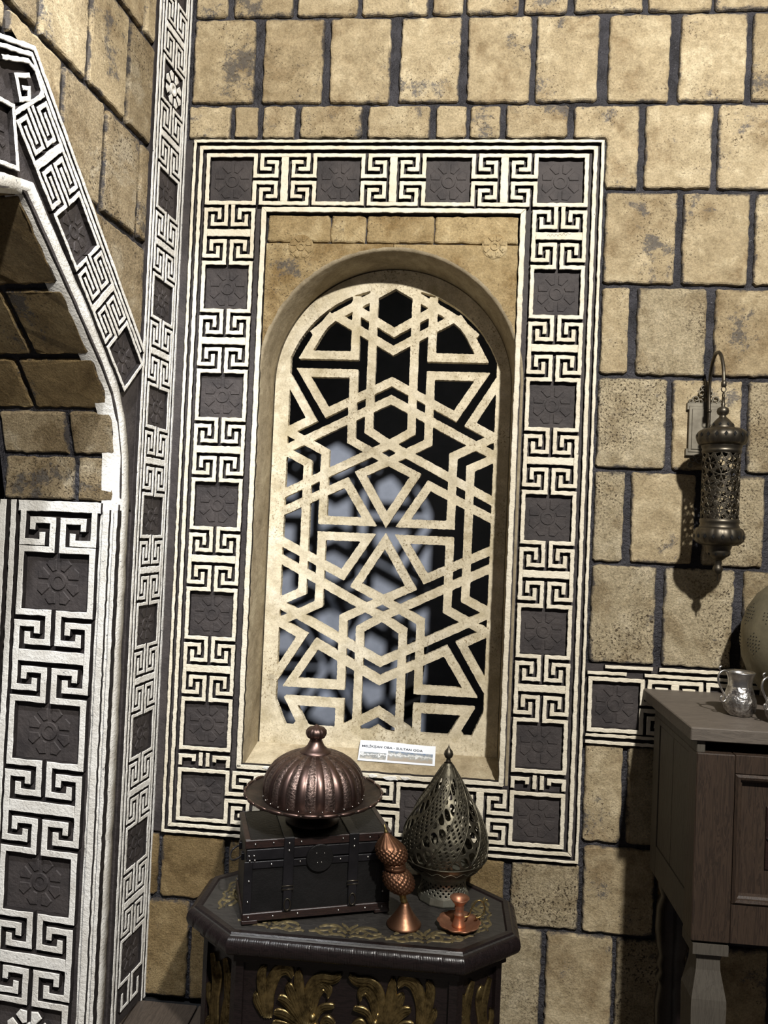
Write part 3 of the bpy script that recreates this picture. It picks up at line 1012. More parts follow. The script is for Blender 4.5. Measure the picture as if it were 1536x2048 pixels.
# row between 1.967 and 2.213, cut by the arch band
lstone([(0.187, 1.972), (0.232, 1.972), (0.228, 2.206), (0.187, 2.206)], 'stone_rough', 902)
lstone([(0.240, 1.972), (0.386, 1.972), (0.384, 2.206), (0.236, 2.206)], 'stone_rough', 903)
lstone([(0.398, 1.972), (0.434, 1.974), (0.547, OL(0.547)), (0.547, 2.207), (0.394, 2.207)], 'stone_rough', 904)
lstone([(0.556, OL(0.556)), (0.662, OL(0.655)), (0.72, 2.165), (0.72, 2.209), (0.556, 2.209)], 'stone_beige', 905)
lstone([(0.728, 2.16), (0.93, 2.15), (0.93, 2.209), (0.728, 2.209)], 'stone_beige', 906)
lstone([(0.938, 2.15), (1.24, 2.15), (1.24, 2.209), (0.938, 2.209)], 'stone_beige', 907)
rowsL = {1: [0.187, 0.306, 0.468, 0.634, 0.80, 0.98, 1.24], 2: [0.187, 0.240, 0.395, 0.57, 0.73, 0.90, 1.08, 1.24], 3: [0.187, 0.31, 0.48, 0.66, 0.83, 1.02, 1.24]}
for r, xs in rowsL.items():
    for k in range(len(xs) - 1):
        a = 0.005 if k else 0.0
        mt = ['stone_beige', 'stone_rough', 'stone_beige'][(k + r) % 3]
        lstone([(xs[k] + a, JR[r] + .006), (xs[k + 1] - .005, JR[r] + .006), (xs[k + 1] - .005, JR[r + 1] - .006), (xs[k] + a, JR[r + 1] - .006)], mt, 920 + 10 * r + k)

# vertical meander strip beside the corner: trim_3
t3 = Mesh(); t3.prism(sl([(-0.003, 0.0), (0.186, 0.0), (0.186, WALL_TOP), (-0.003, WALL_TOP)]), -0.01, 0.002, 0.0, FL, back=True)
trim_3 = t3.obj('trim_3', 'charcoal_paint')
tag(trim_3, 'narrow upright meander strip on the left wall beside the corner', 'trim', kind='structure')
KS = 0.010
lines(trim_3, FL, [rect(-0.181, -0.171, 0, WALL_TOP), rect(-0.165, -0.157, 0, WALL_TOP), rect(-0.0265, -0.019, 0, WALL_TOP), rect(-0.0115, -0.002, 0, WALL_TOP)], KS, 'white_paint', 71)
ks = Key(0.1205, 0.282, 0.118, KS, 'white_paint', 27)
tile_s = tile_mesh(0.100, 0.098, 0.0025)
US = -0.0918
for k in range(-4, 7):
    zc = 1.150 + 0.282 * k
    if -0.03 < zc < WALL_TOP - 0.1:
        if zc > 0.12:
            place('meander_key', ks.mesh('key'), trim_3, at(FL, US, zc, 0.001))
        zt = zc + 0.141
        place('meander_square', ks.mesh('square'), trim_3, at(FL, US, zt, 0.001))
        place('rosette_tile', tile_s, trim_3, at(FL, US, zt, 0.002, (k % 4) * PI / 2))
        if k == 4:
            M = Mesh(); rosette(M, 0.046, 0.009, 8, flank=1)
            tag(M.obj('rosette', ['white_paint', 'groove_black'], trim_3, at(FL, US, zt - 0.004, 0.003)), 'white painted rosette')

# slanting meander band over the arch: trim_4
E1 = Vector((-0.7071, 0.7071))                          # up the slope, in (u, v)
N1 = Vector((0.7071, 0.7071))                           # across, away from the opening
P0 = Vector((-0.18, 1.704))
def band_pt(a, p):                                      # a along the slope from the strip, p depth from the outer line
    q = P0 + E1 * a - N1 * p
    return (q.x, q.y)
PK = 0.668                                              # length up to the peak
t4 = Mesh()
t4.prism([band_pt(-0.02, -0.006), band_pt(PK, -0.006), (-0.66, 1.905), (-0.64, 1.895), (-0.49, 1.760), (-0.35, 1.630), (-0.300, 1.572), (-0.268, 1.510), (-0.246, 1.43), (-0.24, 1.33), (-0.187, 1.30), (-0.187, 1.69)], -0.01, 0.001, 0.0, FL, back=True)
PKo = band_pt(PK, -0.006)
t4.prism([PKo, (-0.80, 2.122), (-1.25, 2.122), (-1.25, 1.850), (-0.80, 1.850), (-0.70, 1.883), (-0.66, 1.905)], -0.01, 0.001, 0.0, FL, back=True)
trim_4 = t4.obj('trim_4', 'charcoal_paint')
tag(trim_4, 'slanting white meander band following the left archway', 'trim', kind='structure')
KA = 0.014
def poly_line(pts, w, h, seed, mt='white_paint'):
    lines(trim_4, FL, [stroke(pts, w)], h, mt, seed)
pk = lambda p: band_pt(PK - p * 0.42, p)                # mitre at the peak
poly_line([band_pt(0.0, 0.004), pk(0.004), (-0.80, 2.116), (-1.24, 2.116)], 0.010, KA, 81)
poly_line([band_pt(0.006, 0.020), pk(0.020), (-0.80, 2.099), (-1.24, 2.099)], 0.009, KA, 82)
AW = 0.118
AC = 0.029 + AW / 2
ka = Key(AW, 0.306, 0.124, KA, 'white_paint', 37)
rotA = math.atan2(E1.y, E1.x) - PI / 2
tile_a = tile_mesh(0.098, 0.104, 0.0025)
A1 = 0.191; A2 = A1 + 0.306
for a in (A1, A2):
    u, v = band_pt(a, AC); place('meander_key', ka.mesh('key'), trim_4, at(FL, u, v, 0.0, rotA))
for a in (A1 + 0.153,):
    u, v = band_pt(a, AC); place('meander_square', ka.mesh('square'), trim_4, at(FL, u, v, 0.0, rotA)); place('rosette_tile', tile_a, trim_4, at(FL, u, v, 0.001, rotA))
u, v = band_pt(A1 - 0.153, AC)
place('meander_square', ka.mesh('corner'), trim_4, at(FL, u, v, 0.0, rotA)); place('rosette_tile', tile_a, trim_4, at(FL, u, v, 0.001, rotA))
u, v = band_pt(A2, AC)
place('meander_hooks', ka.mesh('hooks'), trim_4, at(FL, u, v, 0.0, rotA))
# beyond the bend the band turns towards the viewer
place('meander_square', ka.mesh('corner'), trim_4, at(FL, -0.750, 1.968, 0.0, PI / 2 + 0.2)); place('rosette_tile', tile_a, trim_4, at(FL, -0.750, 1.968, 0.001, PI / 2 + 0.2))
M = Mesh()
for k, q in enumerate(([(-0.740, 2.103), (-0.669, 2.139), (-0.647, 2.134), (-0.624, 2.105), (-0.632, 2.088)], [(-0.663, 2.114), (-0.701, 2.092), (-0.686, 2.056), (-0.662, 2.07), (-0.664, 2.089), (-0.682, 2.08)])):
    M.prism(stroke(q, 0.009), 0.0, KA, 0.0012, None, 0.0085, 0.0009, 55 + k, flank=1)
M.obj('meander_bend', ['white_paint', 'groove_black'], trim_4, FL)
place('meander_key', ka.mesh('key'), trim_4, at(FL, -0.903, 1.963, 0.0, PI / 2)); place('meander_square', ka.mesh('square'), trim_4, at(FL, -1.056, 1.963, 0.0, PI / 2)); place('rosette_tile', tile_a, trim_4, at(FL, -1.056, 1.963, 0.001, PI / 2))
# rough white rim along the edge of the opening
rim = [(-p[0], p[1]) for p in OPEN]
rimo = []
Mr = Mesh()
wr_ = 0.030
inn = []; out = []
for i, p in enumerate(rim):
    a = rim[max(i - 1, 0)]; c = rim[min(i + 1, len(rim) - 1)]
    d = Vector((c[0] - a[0], c[1] - a[1])).normalized()
    n = Vector((d.y, -d.x))
    w = 0.034 if p[1] < 1.4 else 0.026
    inn.append(p); out.append((p[0] + n.x * w, p[1] + n.y * w))
rv = []
rrn = random.Random(8)
ii = []
for i in range(len(rim) - 1):
    L = math.dist(inn[i], inn[i + 1]); k = max(1, int(L / 0.03))
    for q in range(k):
        t = q / k
        ii.append(((inn[i][0] * (1 - t) + inn[i + 1][0] * t, inn[i][1] * (1 - t) + inn[i + 1][1] * t), (out[i][0] * (1 - t) + out[i + 1][0] * t, out[i][1] * (1 - t) + out[i + 1][1] * t)))
ii.append((inn[-1], out[-1]))
for a, b_ in ii:
    j = rrn.uniform(-.0015, .0015); j2 = rrn.uniform(-.0012, .0012)
    rv += [(a[0], a[1], -0.045 + j), (a[0], a[1], -0.006 + j2), (a[0] * .75 + b_[0] * .25, a[1] * .75 + b_[1] * .25, 0.004 + j), (b_[0] + j, b_[1], 0.005 + j2), (b_[0] + j, b_[1], -0.004)]
# push the jamb side out a little so that it covers the edge
rv2 = []
for idx, p in enumerate(rv):
    k = idx % 5
    if k in (0, 1):
        a, b_ = ii[idx // 5]
        d = Vector((a[0] - b_[0], a[1] - b_[1])).normalized() * 0.007
        rv2.append((p[0] + d.x, p[1] + d.y, p[2]))
    else:
        rv2.append(p)
rf = []
for i in range(len(ii) - 1):
    for k in range(4):
        rf.append((i * 5 + k, (i + 1) * 5 + k, (i + 1) * 5 + k + 1, i * 5 + k + 1))
Mr.add(rv2, rf, None, True).obj('arch_rim', 'white_paint', trim_4, FL)

# jamb: stones above, meander panel below (trim_5)
def jstone(p, mt, seed, **k):
    return stone(wall_left, FJ, p, 0.008, mt, seed, **k)
jstone([(-0.312, 1.318), (-0.118, 1.318), (-0.118, 1.428), (-0.312, 1.428)], 'stone_rough', 951)
jstone([(-0.112, 1.318), (-0.012, 1.318), (-0.014, 1.428), (-0.112, 1.428)], 'stone_rough', 952)
# upper stones sit on the curve of the intrados
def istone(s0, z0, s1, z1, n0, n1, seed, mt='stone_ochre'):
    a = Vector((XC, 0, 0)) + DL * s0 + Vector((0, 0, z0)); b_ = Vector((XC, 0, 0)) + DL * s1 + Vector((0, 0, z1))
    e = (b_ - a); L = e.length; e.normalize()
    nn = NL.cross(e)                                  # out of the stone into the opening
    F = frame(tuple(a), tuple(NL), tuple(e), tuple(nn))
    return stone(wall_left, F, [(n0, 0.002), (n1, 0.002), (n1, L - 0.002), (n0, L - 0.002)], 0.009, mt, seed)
istone(0.245, 1.432, 0.276, 1.537, -0.122, -0.010, 961, 'stone_rough')
istone(0.245, 1.432, 0.276, 1.537, -0.312, -0.132, 953, 'stone_rough')
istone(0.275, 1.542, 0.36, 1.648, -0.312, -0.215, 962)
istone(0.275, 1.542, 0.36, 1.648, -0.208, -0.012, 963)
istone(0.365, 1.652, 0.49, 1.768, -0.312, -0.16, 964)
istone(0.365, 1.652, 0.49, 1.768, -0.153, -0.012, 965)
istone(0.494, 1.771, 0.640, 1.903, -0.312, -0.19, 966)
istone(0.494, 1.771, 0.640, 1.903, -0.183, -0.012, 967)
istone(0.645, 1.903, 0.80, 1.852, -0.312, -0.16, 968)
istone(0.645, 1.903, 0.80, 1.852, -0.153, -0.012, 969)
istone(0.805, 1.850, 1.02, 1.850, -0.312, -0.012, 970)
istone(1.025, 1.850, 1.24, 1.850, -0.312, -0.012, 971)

t5 = Mesh(); t5.prism(rect(-0.315, 0.0, 0.0, 1.314), -0.01, 0.002, 0.0, FJ, back=True)
trim_5 = t5.obj('trim_5', 'charcoal_paint')
tag(trim_5, 'broad white meander panel on the face of the archway pillar', 'trim', kind='structure')
KJ = 0.017
JC = -0.1515
kj = Key(0.207, 0.365, 0.170, KJ, 'white_paint', 47, 0.018, 0.001)
tile_j = tile_mesh(0.175, 0.138, 0.004)
lines(trim_5, FJ, [rect(-0.314, -0.296, 0, 1.316), rect(-0.283, -0.268, 0, 1.316), rect(-0.034, -0.0175, 0, 1.30), rect(-0.005, 0.004, 0, 1.30), rect(-0.262, -0.040, 1.290, 1.316)], KJ, 'white_paint', 91)
for k in range(4):
    zt = 1.120 - 0.365 * k
    jx = JC - 0.004 * k
    if k == 3:
        zt = 0.030
    place('rosette_tile', tile_j, trim_5, at(FJ, jx, zt, 0.002, 0 if k % 2 else PI))
    place('meander_square', kj.mesh('square'), trim_5, at(FJ, jx, zt, 0.001))
    if k < 3:
        place('meander_key', kj.mesh('key'), trim_5, at(FJ, jx - .002, zt - 0.1825, 0.001))
place('meander_key', kj.mesh('half'), trim_5, at(FJ, JC, 1.3025 - 0.010, 0.001))
M = Mesh(); rosette(M, 0.062, 0.014, 8, flank=1)
tag(M.obj('rosette', ['white_paint', 'groove_black'], trim_5, at(FJ, JC - .012, 0.030, 0.003)), 'white painted rosette')

# ================================================================== FLOOR
fm = Mesh(); fm.box(-1.5, 1.75, -1.6, 0.885, -0.06, -0.012)
floor = fm.obj('floor', 'recess_black')
tag(floor, 'dark plank floor at the foot of the walls', 'floor', kind='structure')
for k in range(17):
    x0 = -1.25 + 0.165 * k
    Mesh().box(-0.0805, 0.0805, -0.78, 0.78, -0.012, 0.0, 0.002).obj('floor_plank', 'floor_wood', floor, Matrix.Translation((x0 + 0.0825, -0.80, 0)))

# ================================================================== MATERIALS OF THE THINGS
metal_mat('copper_dark', (0.215, 0.142, 0.122), (0.085, 0.057, 0.050), 0.32, 1.0, 25.0)
metal_mat('copper_engraved', (0.27, 0.195, 0.17), (0.055, 0.040, 0.036), 0.40, 1.0, 190.0, 0.7, 210.0, 0.0025)
metal_mat('copper_bowl', (0.075, 0.055, 0.045), (0.040, 0.032, 0.028), 0.45, 0.85, 30.0)
metal_mat('copper_brown', (0.25, 0.128, 0.075), (0.135, 0.068, 0.041), 0.38, 0.95, 40.0)
metal_mat('copper_bright', (0.60, 0.31, 0.19), (0.38, 0.18, 0.11), 0.36, 0.9, 30.0)
metal_mat('brass_plain', (0.42, 0.32, 0.13), (0.28, 0.20, 0.08), 0.3, 1.0, 30.0)
metal_mat('brass_antique', (0.125, 0.113, 0.082), (0.050, 0.045, 0.034), 0.42, 0.9, 45.0, 0.25, 200.0, 0.0015)
metal_mat('brass_pewter', (0.26, 0.255, 0.21), (0.15, 0.145, 0.115), 0.42, 0.85, 40.0)
metal_mat('bronze_dark', (0.125, 0.108, 0.082), (0.060, 0.052, 0.041), 0.34, 0.95, 30.0)
metal_mat('bronze_plate', (0.20, 0.18, 0.14), (0.16, 0.142, 0.11), 0.5, 0.7, 30.0)
metal_mat('silver', (0.66, 0.64, 0.61), (0.34, 0.32, 0.30), 0.24, 1.0, 50.0, 0.15, 120.0, 0.002)
metal_mat('silver_chased', (0.66, 0.64, 0.61), (0.22, 0.20, 0.19), 0.26, 1.0, 90.0, 1.0, 95.0, 0.004)
metal_mat('vessel_brass', (0.24, 0.215, 0.145), (0.17, 0.15, 0.10), 0.5, 0.6, 25.0, 0.15, 150.0, 0.002)
metal_mat('rivet_steel', (0.55, 0.53, 0.50), (0.35, 0.33, 0.31), 0.25, 1.0, 30.0)
metal_mat('gilt', (0.32, 0.235, 0.10), (0.075, 0.052, 0.022), 0.29, 0.9, 55.0, 0.35, 120.0, 0.002)
metal_mat('gilt_worn', (0.23, 0.18, 0.085), (0.060, 0.052, 0.036), 0.5, 0.6, 70.0, 0.3, 120.0, 0.002)
wood_mat('table_wood', (0.014, 0.009, 0.009), (0.007, 0.005, 0.005), (2, 12, 12), 0.30, 9.0, 0.2, 0.45)
wood_mat('table_top_wood', (0.034, 0.031, 0.028), (0.019, 0.017, 0.016), (2, 9, 9), 0.46, 9.0, 0.2, 0.5)
wood_mat('cabinet_wood', (0.045, 0.029, 0.0195), (0.022, 0.0145, 0.0105), (18, 18, 1.6), 0.52, 6.0, 0.3, 0.35)
wood_mat('cabinet_wood_flat', (0.125, 0.105, 0.086), (0.085, 0.071, 0.059), (2.0, 14, 14), 0.6, 7.0, 0.25, 0.35)
wood_mat('cabinet_wood_side', (0.082, 0.072, 0.058), (0.060, 0.052, 0.042), (14, 14, 1.6), 0.65, 7.0, 0.2, 0.3)
wood_mat('chest_trim', (0.024, 0.011, 0.009), (0.011, 0.006, 0.005), (3, 20, 20), 0.4, 8.0, 0.2, 0.5)
paint_mat('leather_black', (0.0085, 0.0078, 0.0078), (0.005, 0.0047, 0.0047), (0.02, 0.018, 0.016), 0.72, 60.0, 0.5, 0.5, 0.002, 150.0)
paint_mat('leather_strap', (0.011, 0.010, 0.0115), (0.0065, 0.006, 0.007), (0.03, 0.027, 0.025), 0.75, 60.0, 0.4, 0.3, 0.002, 90.0)
paint_mat('paper_white', (0.80, 0.84, 0.90), (0.76, 0.80, 0.86), (0.7, 0.72, 0.76), 0.8, 20.0, 0.6, 0.05)
paint_mat('ink', (0.030, 0.032, 0.045), (0.025, 0.027, 0.038), (0.05, 0.05, 0.06), 0.8, 20.0, 0.7, 0.0)
paint_mat('leaf_green', (0.030, 0.085, 0.028), (0.018, 0.052, 0.018), (0.05, 0.11, 0.04), 0.75, 20.0, 0.4, 0.1)
paint_mat('clay', (0.22, 0.10, 0.06), (0.16, 0.075, 0.045), (0.1, 0.06, 0.04), 0.75, 20.0, 0.8, 0.2)
paint_mat('hole_black', (0.008, 0.008, 0.008), (0.006, 0.006, 0.006), (0.01, 0.01, 0.01), 0.8, 20.0, 0.9, 0.0)

def photo_print(name, sky, mid, low):
    """flat print on the sheet: a hazy landscape, banded by height with blotches"""
    m, nt, b = new_mat(name)
    v = coord(nt, False)
    sp = nt.nodes.new('ShaderNodeSeparateXYZ')
    nt.links.new(v, sp.inputs[0])
    f = noise(nt, v, 90.0, 4.0, 0.6)
    a = nt.nodes.new('ShaderNodeMath'); a.operation = 'MULTIPLY_ADD'
    a.inputs[1].default_value = 26.0
    a.inputs[2].default_value = 0.05
    nt.links.new(sp.outputs['Y'], a.inputs[0])
    a2 = nt.nodes.new('ShaderNodeMath'); a2.operation = 'MULTIPLY_ADD'
    a2.inputs[1].default_value = 0.9
    nt.links.new(f, a2.inputs[0]); nt.links.new(a.outputs[0], a2.inputs[2])
    nt.links.new(ramp(nt, a2.outputs[0], [(0.25, low), (0.5, mid), (0.62, (0.75, 0.76, 0.76)), (0.70, mid), (0.95, sky)]), b.inputs['Base Color'])
    setin(b, 'Roughness', 0.5)
photo_print('print_wide', (0.10, 0.17, 0.30), (0.33, 0.34, 0.33), (0.36, 0.31, 0.25))
photo_print('print_narrow', (0.30, 0.36, 0.42), (0.20, 0.21, 0.21), (0.42, 0.40, 0.36))

def spiral(cx, cy, r0, r1, a0, turns, n=22):
    return [(cx + (r0 + (r1 - r0) * k / n) * math.cos(a0 + 2 * PI * turns * k / n), cy + (r0 + (r1 - r0) * k / n) * math.sin(a0 + 2 * PI * turns * k / n)) for k in range(n + 1)]

# ================================================================== OCTAGONAL CARVED TABLE
TC = (0.002, -0.2225, 0.0)
table = thing('octagonal_table', 'low dark octagonal table carved with gilt leaves, in front of the window', 'table', TC)
def octa(hx, fx, hy, fy):
    return [(-fx, -hy), (fx, -hy), (hx, -fy), (hx, fy), (fx, hy), (-fx, hy), (-hx, fy), (-hx, -fy)]
top = octa(0.366, 0.250, 0.178, 0.076)
M = Mesh(); M.prism(top, 0.372, 0.3985, 0.004, back=True)
M.obj('table_top', 'table_top_wood', table)
# flat raised border round the top
ri, ro = offset(top, -0.028), offset(top, -0.003)
M = Mesh()
vs = [(p[0], p[1], 0.3985) for p in ro] + [(p[0], p[1], 0.4015) for p in offset(top, -0.006)] + [(p[0], p[1], 0.4015) for p in offset(top, -0.017)] + [(p[0], p[1], 0.3985) for p in offset(top, -0.021)]
fs = []
for k in range(3):
    for i in range(8):
        j = (i + 1) % 8
        fs.append((k * 8 + i, k * 8 + j, (k + 1) * 8 + j, (k + 1) * 8 + i))
M.add(vs, fs).obj('border_moulding', 'table_wood', table)
# rope-carved edge
def rope_edge(poly, zc, r, out, pitch):
    M = Mesh()
    n = len(poly); NP = 9
    for e in range(n):
        L = math.dist(poly[e], poly[(e + 1) % n])
        na = max(10, int(L / 0.0016))
        offs = [offset(poly, out * max(0.0, math.sin(PI * j / (NP - 1))) - 0.001) for j in range(NP)]
        vs = []
        for k in range(na + 1):
            t = k / na
            for j in range(NP):
                A, B = offs[j][e], offs[j][(e + 1) % n]
                x, y = A[0] + (B[0] - A[0]) * t, A[1] + (B[1] - A[1]) * t
                ph = ((t * L) / pitch + 0.75 * j / (NP - 1)) % 1.0
                g = 0.0
                if ph < 0.055: g = 0.0022
                elif 0.40 < ph < 0.44 or 0.50 < ph < 0.54 or 0.60 < ph < 0.64: g = 0.0005
                if j in (0, NP - 1): g = 0
                nx, ny = B[1] - A[1], -(B[0] - A[0]); l = math.hypot(nx, ny) or 1
                vs.append((x - nx / l * g, y - ny / l * g, zc + r * math.cos(PI * j / (NP - 1))))
        fs = []
        for k in range(na):
            for j in range(NP - 1):
                fs.append((k * NP + j, k * NP + j + 1, (k + 1) * NP + j + 1, (k + 1) * NP + j))
        M.add(vs, fs, None, True)
    return M
rope_edge(top, 0.376, 0.0195, 0.0135, 0.046).obj('rope_moulding', 'table_wood', table)
body = offset(top, -0.026)
M = Mesh()
M.prism(offset(top, -0.017), 0.333, 0.3525, 0.003, back=True)
M.prism(offset(top, -0.022), 0.3525, 0.362, 0.0, back=True)
M.obj('apron', 'table_wood', table)
M = Mesh(); M.prism(offset(top, -0.036), 0.03, 0.3335, 0.0, back=True)
M.obj('carcass', 'table_wood', table)
M = Mesh(); M.prism(offset(top, -0.014), 0.0, 0.045, 0.006, back=True)
M.obj('plinth', 'table_wood', table)
for i in range(8):
    p = body[i]
    M = Mesh()
    for d in (-1, 1):
        q = body[(i + d) % 8]
        e = Vector((q[0] - p[0], q[1] - p[1])).normalized()
        a = Vector(p); w = 0.017
        nrm = Vector((e.y, -e.x)) * (1 if d > 0 else -1)
        M.prism([tuple(a), tuple(a + e * w), tuple(a + e * w - nrm * 0.012), tuple(a - nrm * 0.006)], 0.045, 0.333, 0.0)
    M.obj('corner_post', 'table_wood', table)

def carve(panel_i, strokes, scale, cx, top_v, h=0.010, balls=()):
    """gilt leaves on one face of the table; strokes in millimetre-like units, y down from the apron"""
    A, B = Vector(offset(top, -0.036)[panel_i]), Vector(offset(top, -0.036)[(panel_i + 1) % 8])
    e = (B - A).normalized(); n = Vector((e.y, -e.x)); mid = (A + B) / 2
    F = frame((mid.x, mid.y, 0), (e.x, e.y, 0), (0, 0, 1), (n.x, n.y, 0))
    for pts, w in strokes:
        M = Mesh()
        M.leaf([((p[0] + cx) * scale, top_v - p[1] * scale) for p in pts], w * scale, h)
        M.obj('acanthus_leaf', 'gilt', table, F @ Matrix.Translation((0, 0, 0.0005)))
    for (x, y, r) in balls:
        M = Mesh(); M.ball(((x + cx) * scale, top_v - y * scale, r * scale * 0.4), r * scale, 10)
        M.obj('gilt_bead', 'gilt', table, F)
half = [([(-165, 112), (-175, 62), (-179, 24), (-171, 4)], 11), ([(-160, 112), (-160, 56), (-146, 18), (-124, 8), (-112, 22)], 14),
        ([(-172, 108), (-186, 80), (-190, 62)], 8),
        ([(-84, 132), (-122, 126), (-150, 120)], 9), ([(-84, 128), (-124, 104), (-148, 98)], 10), ([(-85, 122), (-118, 80), (-140, 66)], 11), ([(-85, 118), (-110, 62), (-122, 36)], 12),
        ([(-82, 116), (-96, 52), (-101, 6)], 12), ([(-76, 118), (-76, 52), (-55, 22), (-26, 20), (-8, 8)], 12), ([(-72, 118), (-62, 62), (-46, 38), (-36, 46)], 11),
        ([(-66, 118), (-48, 84), (-20, 74)], 8), ([(-58, 26), (-34, 38), (-34, 58)], 7),
        ([(-20, 150), (-40, 122), (-36, 104), (-18, 112)], 9), ([(-84, 134), (-60, 160), (-30, 170), (-16, 150)], 11), ([(-90, 136), (-120, 160), (-150, 170)], 11), ([(-84, 138), (-90, 190), (-70, 230), (-40, 236)], 13),
        ([(-120, 250), (-150, 210), (-170, 180), (-160, 150)], 12), ([(-40, 250), (-60, 210), (-40, 190), (-20, 205)], 10)]
full = half + [([(-x, y) for x, y in p], w) for p, w in half]
carve(0, full, 0.00103, 0, 0.326, 0.011, [(-66, 102, 9), (-60, 122, 10), (66, 102, 9), (60, 122, 10), (-70, 86, 6), (70, 86, 6)])
side = [([(-8, 230), (-26, 150), (-30, 70), (-16, 10)], 13), ([(-6, 200), (-20, 120), (-40, 60), (-44, 30)], 9), ([(10, 230), (30, 150), (20, 90), (36, 20)], 12), ([(6, 190), (16, 120), (6, 60), (14, 30)], 9),
        ([(0, 250), (-30, 210), (-44, 170), (-34, 140)], 10), ([(4, 240), (34, 214), (44, 180), (30, 165)], 10), ([(30, 150), (48, 120), (44, 90)], 7), ([(-28, 110), (-46, 96), (-40, 76)], 7)]
carve(1, side, 0.0010, 0, 0.322, 0.009)
carve(7, [([(-x, y) for x, y in p], w) for p, w in side], 0.0010, 0, 0.322, 0.009)
carve(2, side, 0.0010, 0, 0.322, 0.009)
carve(6, side, 0.0010, 0, 0.322, 0.009)
# low scrollwork on the top
def top_scroll(cx, cy, s, rz):
    M = Mesh()
    for sx in (1, -1):
        for pts, w in (([(2, -22), (14, -14), (30, -14), (36, 0), (24, 8), (16, 0), (22, -6)], 4.0), ([(2, -10), (12, 4), (28, 18), (48, 16), (60, 6)], 4.5), ([(1, 0), (5, 14), (16, 26)], 3.5),
                       ([(30, -16), (48, -18), (64, -8), (78, -12)], 3.5), ([(38, 2), (52, -4), (66, 0)], 3.0)):
            M.leaf([(sx * p[0] * s, p[1] * s) for p in pts], w * s, 0.0028, Matrix.Translation((cx, cy, 0.3985)) @ Matrix.Rotation(rz, 4, 'Z'))
    M.obj('top_scroll', 'gilt_worn', table)
top_scroll(0.0, -0.125, 0.0011, 0.0)
top_scroll(0.165, -0.120, 0.0011, 0.15)
top_scroll(-0.170, -0.118, 0.0010, -0.15)
top_scroll(0.295, 0.005, 0.0010, PI / 2)
top_scroll(-0.295, 0.000, 0.0010, -PI / 2)
top_scroll(0.262, -0.085, 0.0008, PI / 4)

# ================================================================== CHEST
ZT = 0.4025
CA = math.atan2(0.113, 0.314)
chest = thing('travel_chest', 'black leather chest with straps and studs, under the domed dish', 'chest', (-0.104, -0.2265, ZT - 0.001), CA)
CW, CD, CH = 0.167, 0.0875, 0.184
M = Mesh(); M.box(-CW + .003, CW - .003, -CD + .003, CD - .003, 0.008, 0.137, 0.002); M.obj('body', 'leather_black', chest)
lid = Mesh(); lid.box(-CW + .003, CW - .003, -CD + .003, CD - .003, 0.1385, CH - 0.002, 0.003); lid = lid.obj('lid', 'leather_black', chest)
M = Mesh()
M.box(-CW, CW, -CD - .0005, -CD + .004, CH - 0.019, CH, 0.0015); M.box(-CW, CW, CD - .004, CD, CH - 0.019, CH, 0.0015)
M.box(-CW, -CW + .012, -CD + .004, CD - .004, CH - 0.006, CH + .0005, 0.001); M.box(CW - .012, CW, -CD + .004, CD - .004, CH - 0.006, CH + .0005, 0.001)
M.obj('lid_rim', 'chest_trim', lid)
M = Mesh(); M.box(-CW + .012, CW - .012, -CD + .0005, CD - .0005, CH - 0.003, CH - 0.0005, 0.0008); M.obj('lid_panel', 'leather_black', lid)
M = Mesh()
M.box(-CW, CW, -CD - .001, -CD + .005, 0.006, 0.024, 0.0015); M.box(-CW, CW, CD - .004, CD + .001, 0.006, 0.024, 0.0015)
M.box(-CW - .001, -CW + .004, -CD + .005, CD - .005, 0.006, 0.024, 0.0015); M.box(CW - .004, CW + .001, -CD + .005, CD - .005, 0.006, 0.024, 0.0015)
M.obj('bottom_rail', 'chest_trim', chest)
for sx in (-1, 1):
    for sy in (-1, 1):
        M = Mesh(); M.box(sx * CW - .0015 if sx < 0 else CW - .034, -CW + .034 if sx < 0 else CW + .0015, sy * CD - (.0015 if sy < 0 else .034), sy * CD + (.034 if sy < 0 else .0015), 0.0, 0.010, 0.002)
        M.obj('foot', 'chest_trim', chest)
for s in (-1, 1):
    M = Mesh(); M.box(-CW - .0005 if s < 0 else CW - .018, -CW + .018 if s < 0 else CW + .0005, -CD - .0008, -CD + .003, 0.024, 0.137, 0.001); M.obj('corner_strip', 'leather_strap', chest)
M = Mesh(); M.box(-CW + .018, CW - .018, -CD - .0006, -CD + .004, 0.121, 0.1365, 0.001); M.obj('seam_band', 'leather_strap', chest)
M = Mesh(); M.box(-CW + .004, CW - .004, -CD - .0004, -CD + .004, 0.1395, 0.163, 0.001); M.obj('lid_band', 'leather_strap', lid)
for x in (-0.070, 0.078):
    st = Mesh()
    st.box(x - .0115, x + .0115, -CD - .0035, -CD + .002, 0.070, CH + .002, 0.0012)
    st.box(x - .0115, x + .0115, -CD - .0030, CD - .01, CH - .001, CH + .0025, 0.001)
    st.box(x - .0095, x + .0095, -CD - .0045, -CD + .002, 0.024, 0.072, 0.0012)
    st = st.obj('strap', 'leather_strap', chest)
    M = Mesh(); M.tube([(x - .0125, -CD - .004, .072), (x + .0125, -CD - .004, .072), (x + .0125, -CD - .004, .080), (x - .0125, -CD - .004, .080)], 0.0014, 6, closed=True); M.obj('buckle', 'bronze_dark', st)
    M = Mesh(); M.tube([(x + .007 * math.cos(a), -CD - .006, .040 + .013 * math.sin(a)) for a in np.linspace(0, 2 * PI, 15)[:-1]], 0.0015, 6, closed=True); M.obj('pull_ring', 'bronze_dark', st)
    for z in (0.158, 0.174):
        M = Mesh(); M.ball((x, -CD - .0035, z), 0.0030, 8); M.obj('stud', 'rivet_steel', st)
rot_f = Matrix.Rotation(PI / 2, 4, 'X')
M = Mesh()
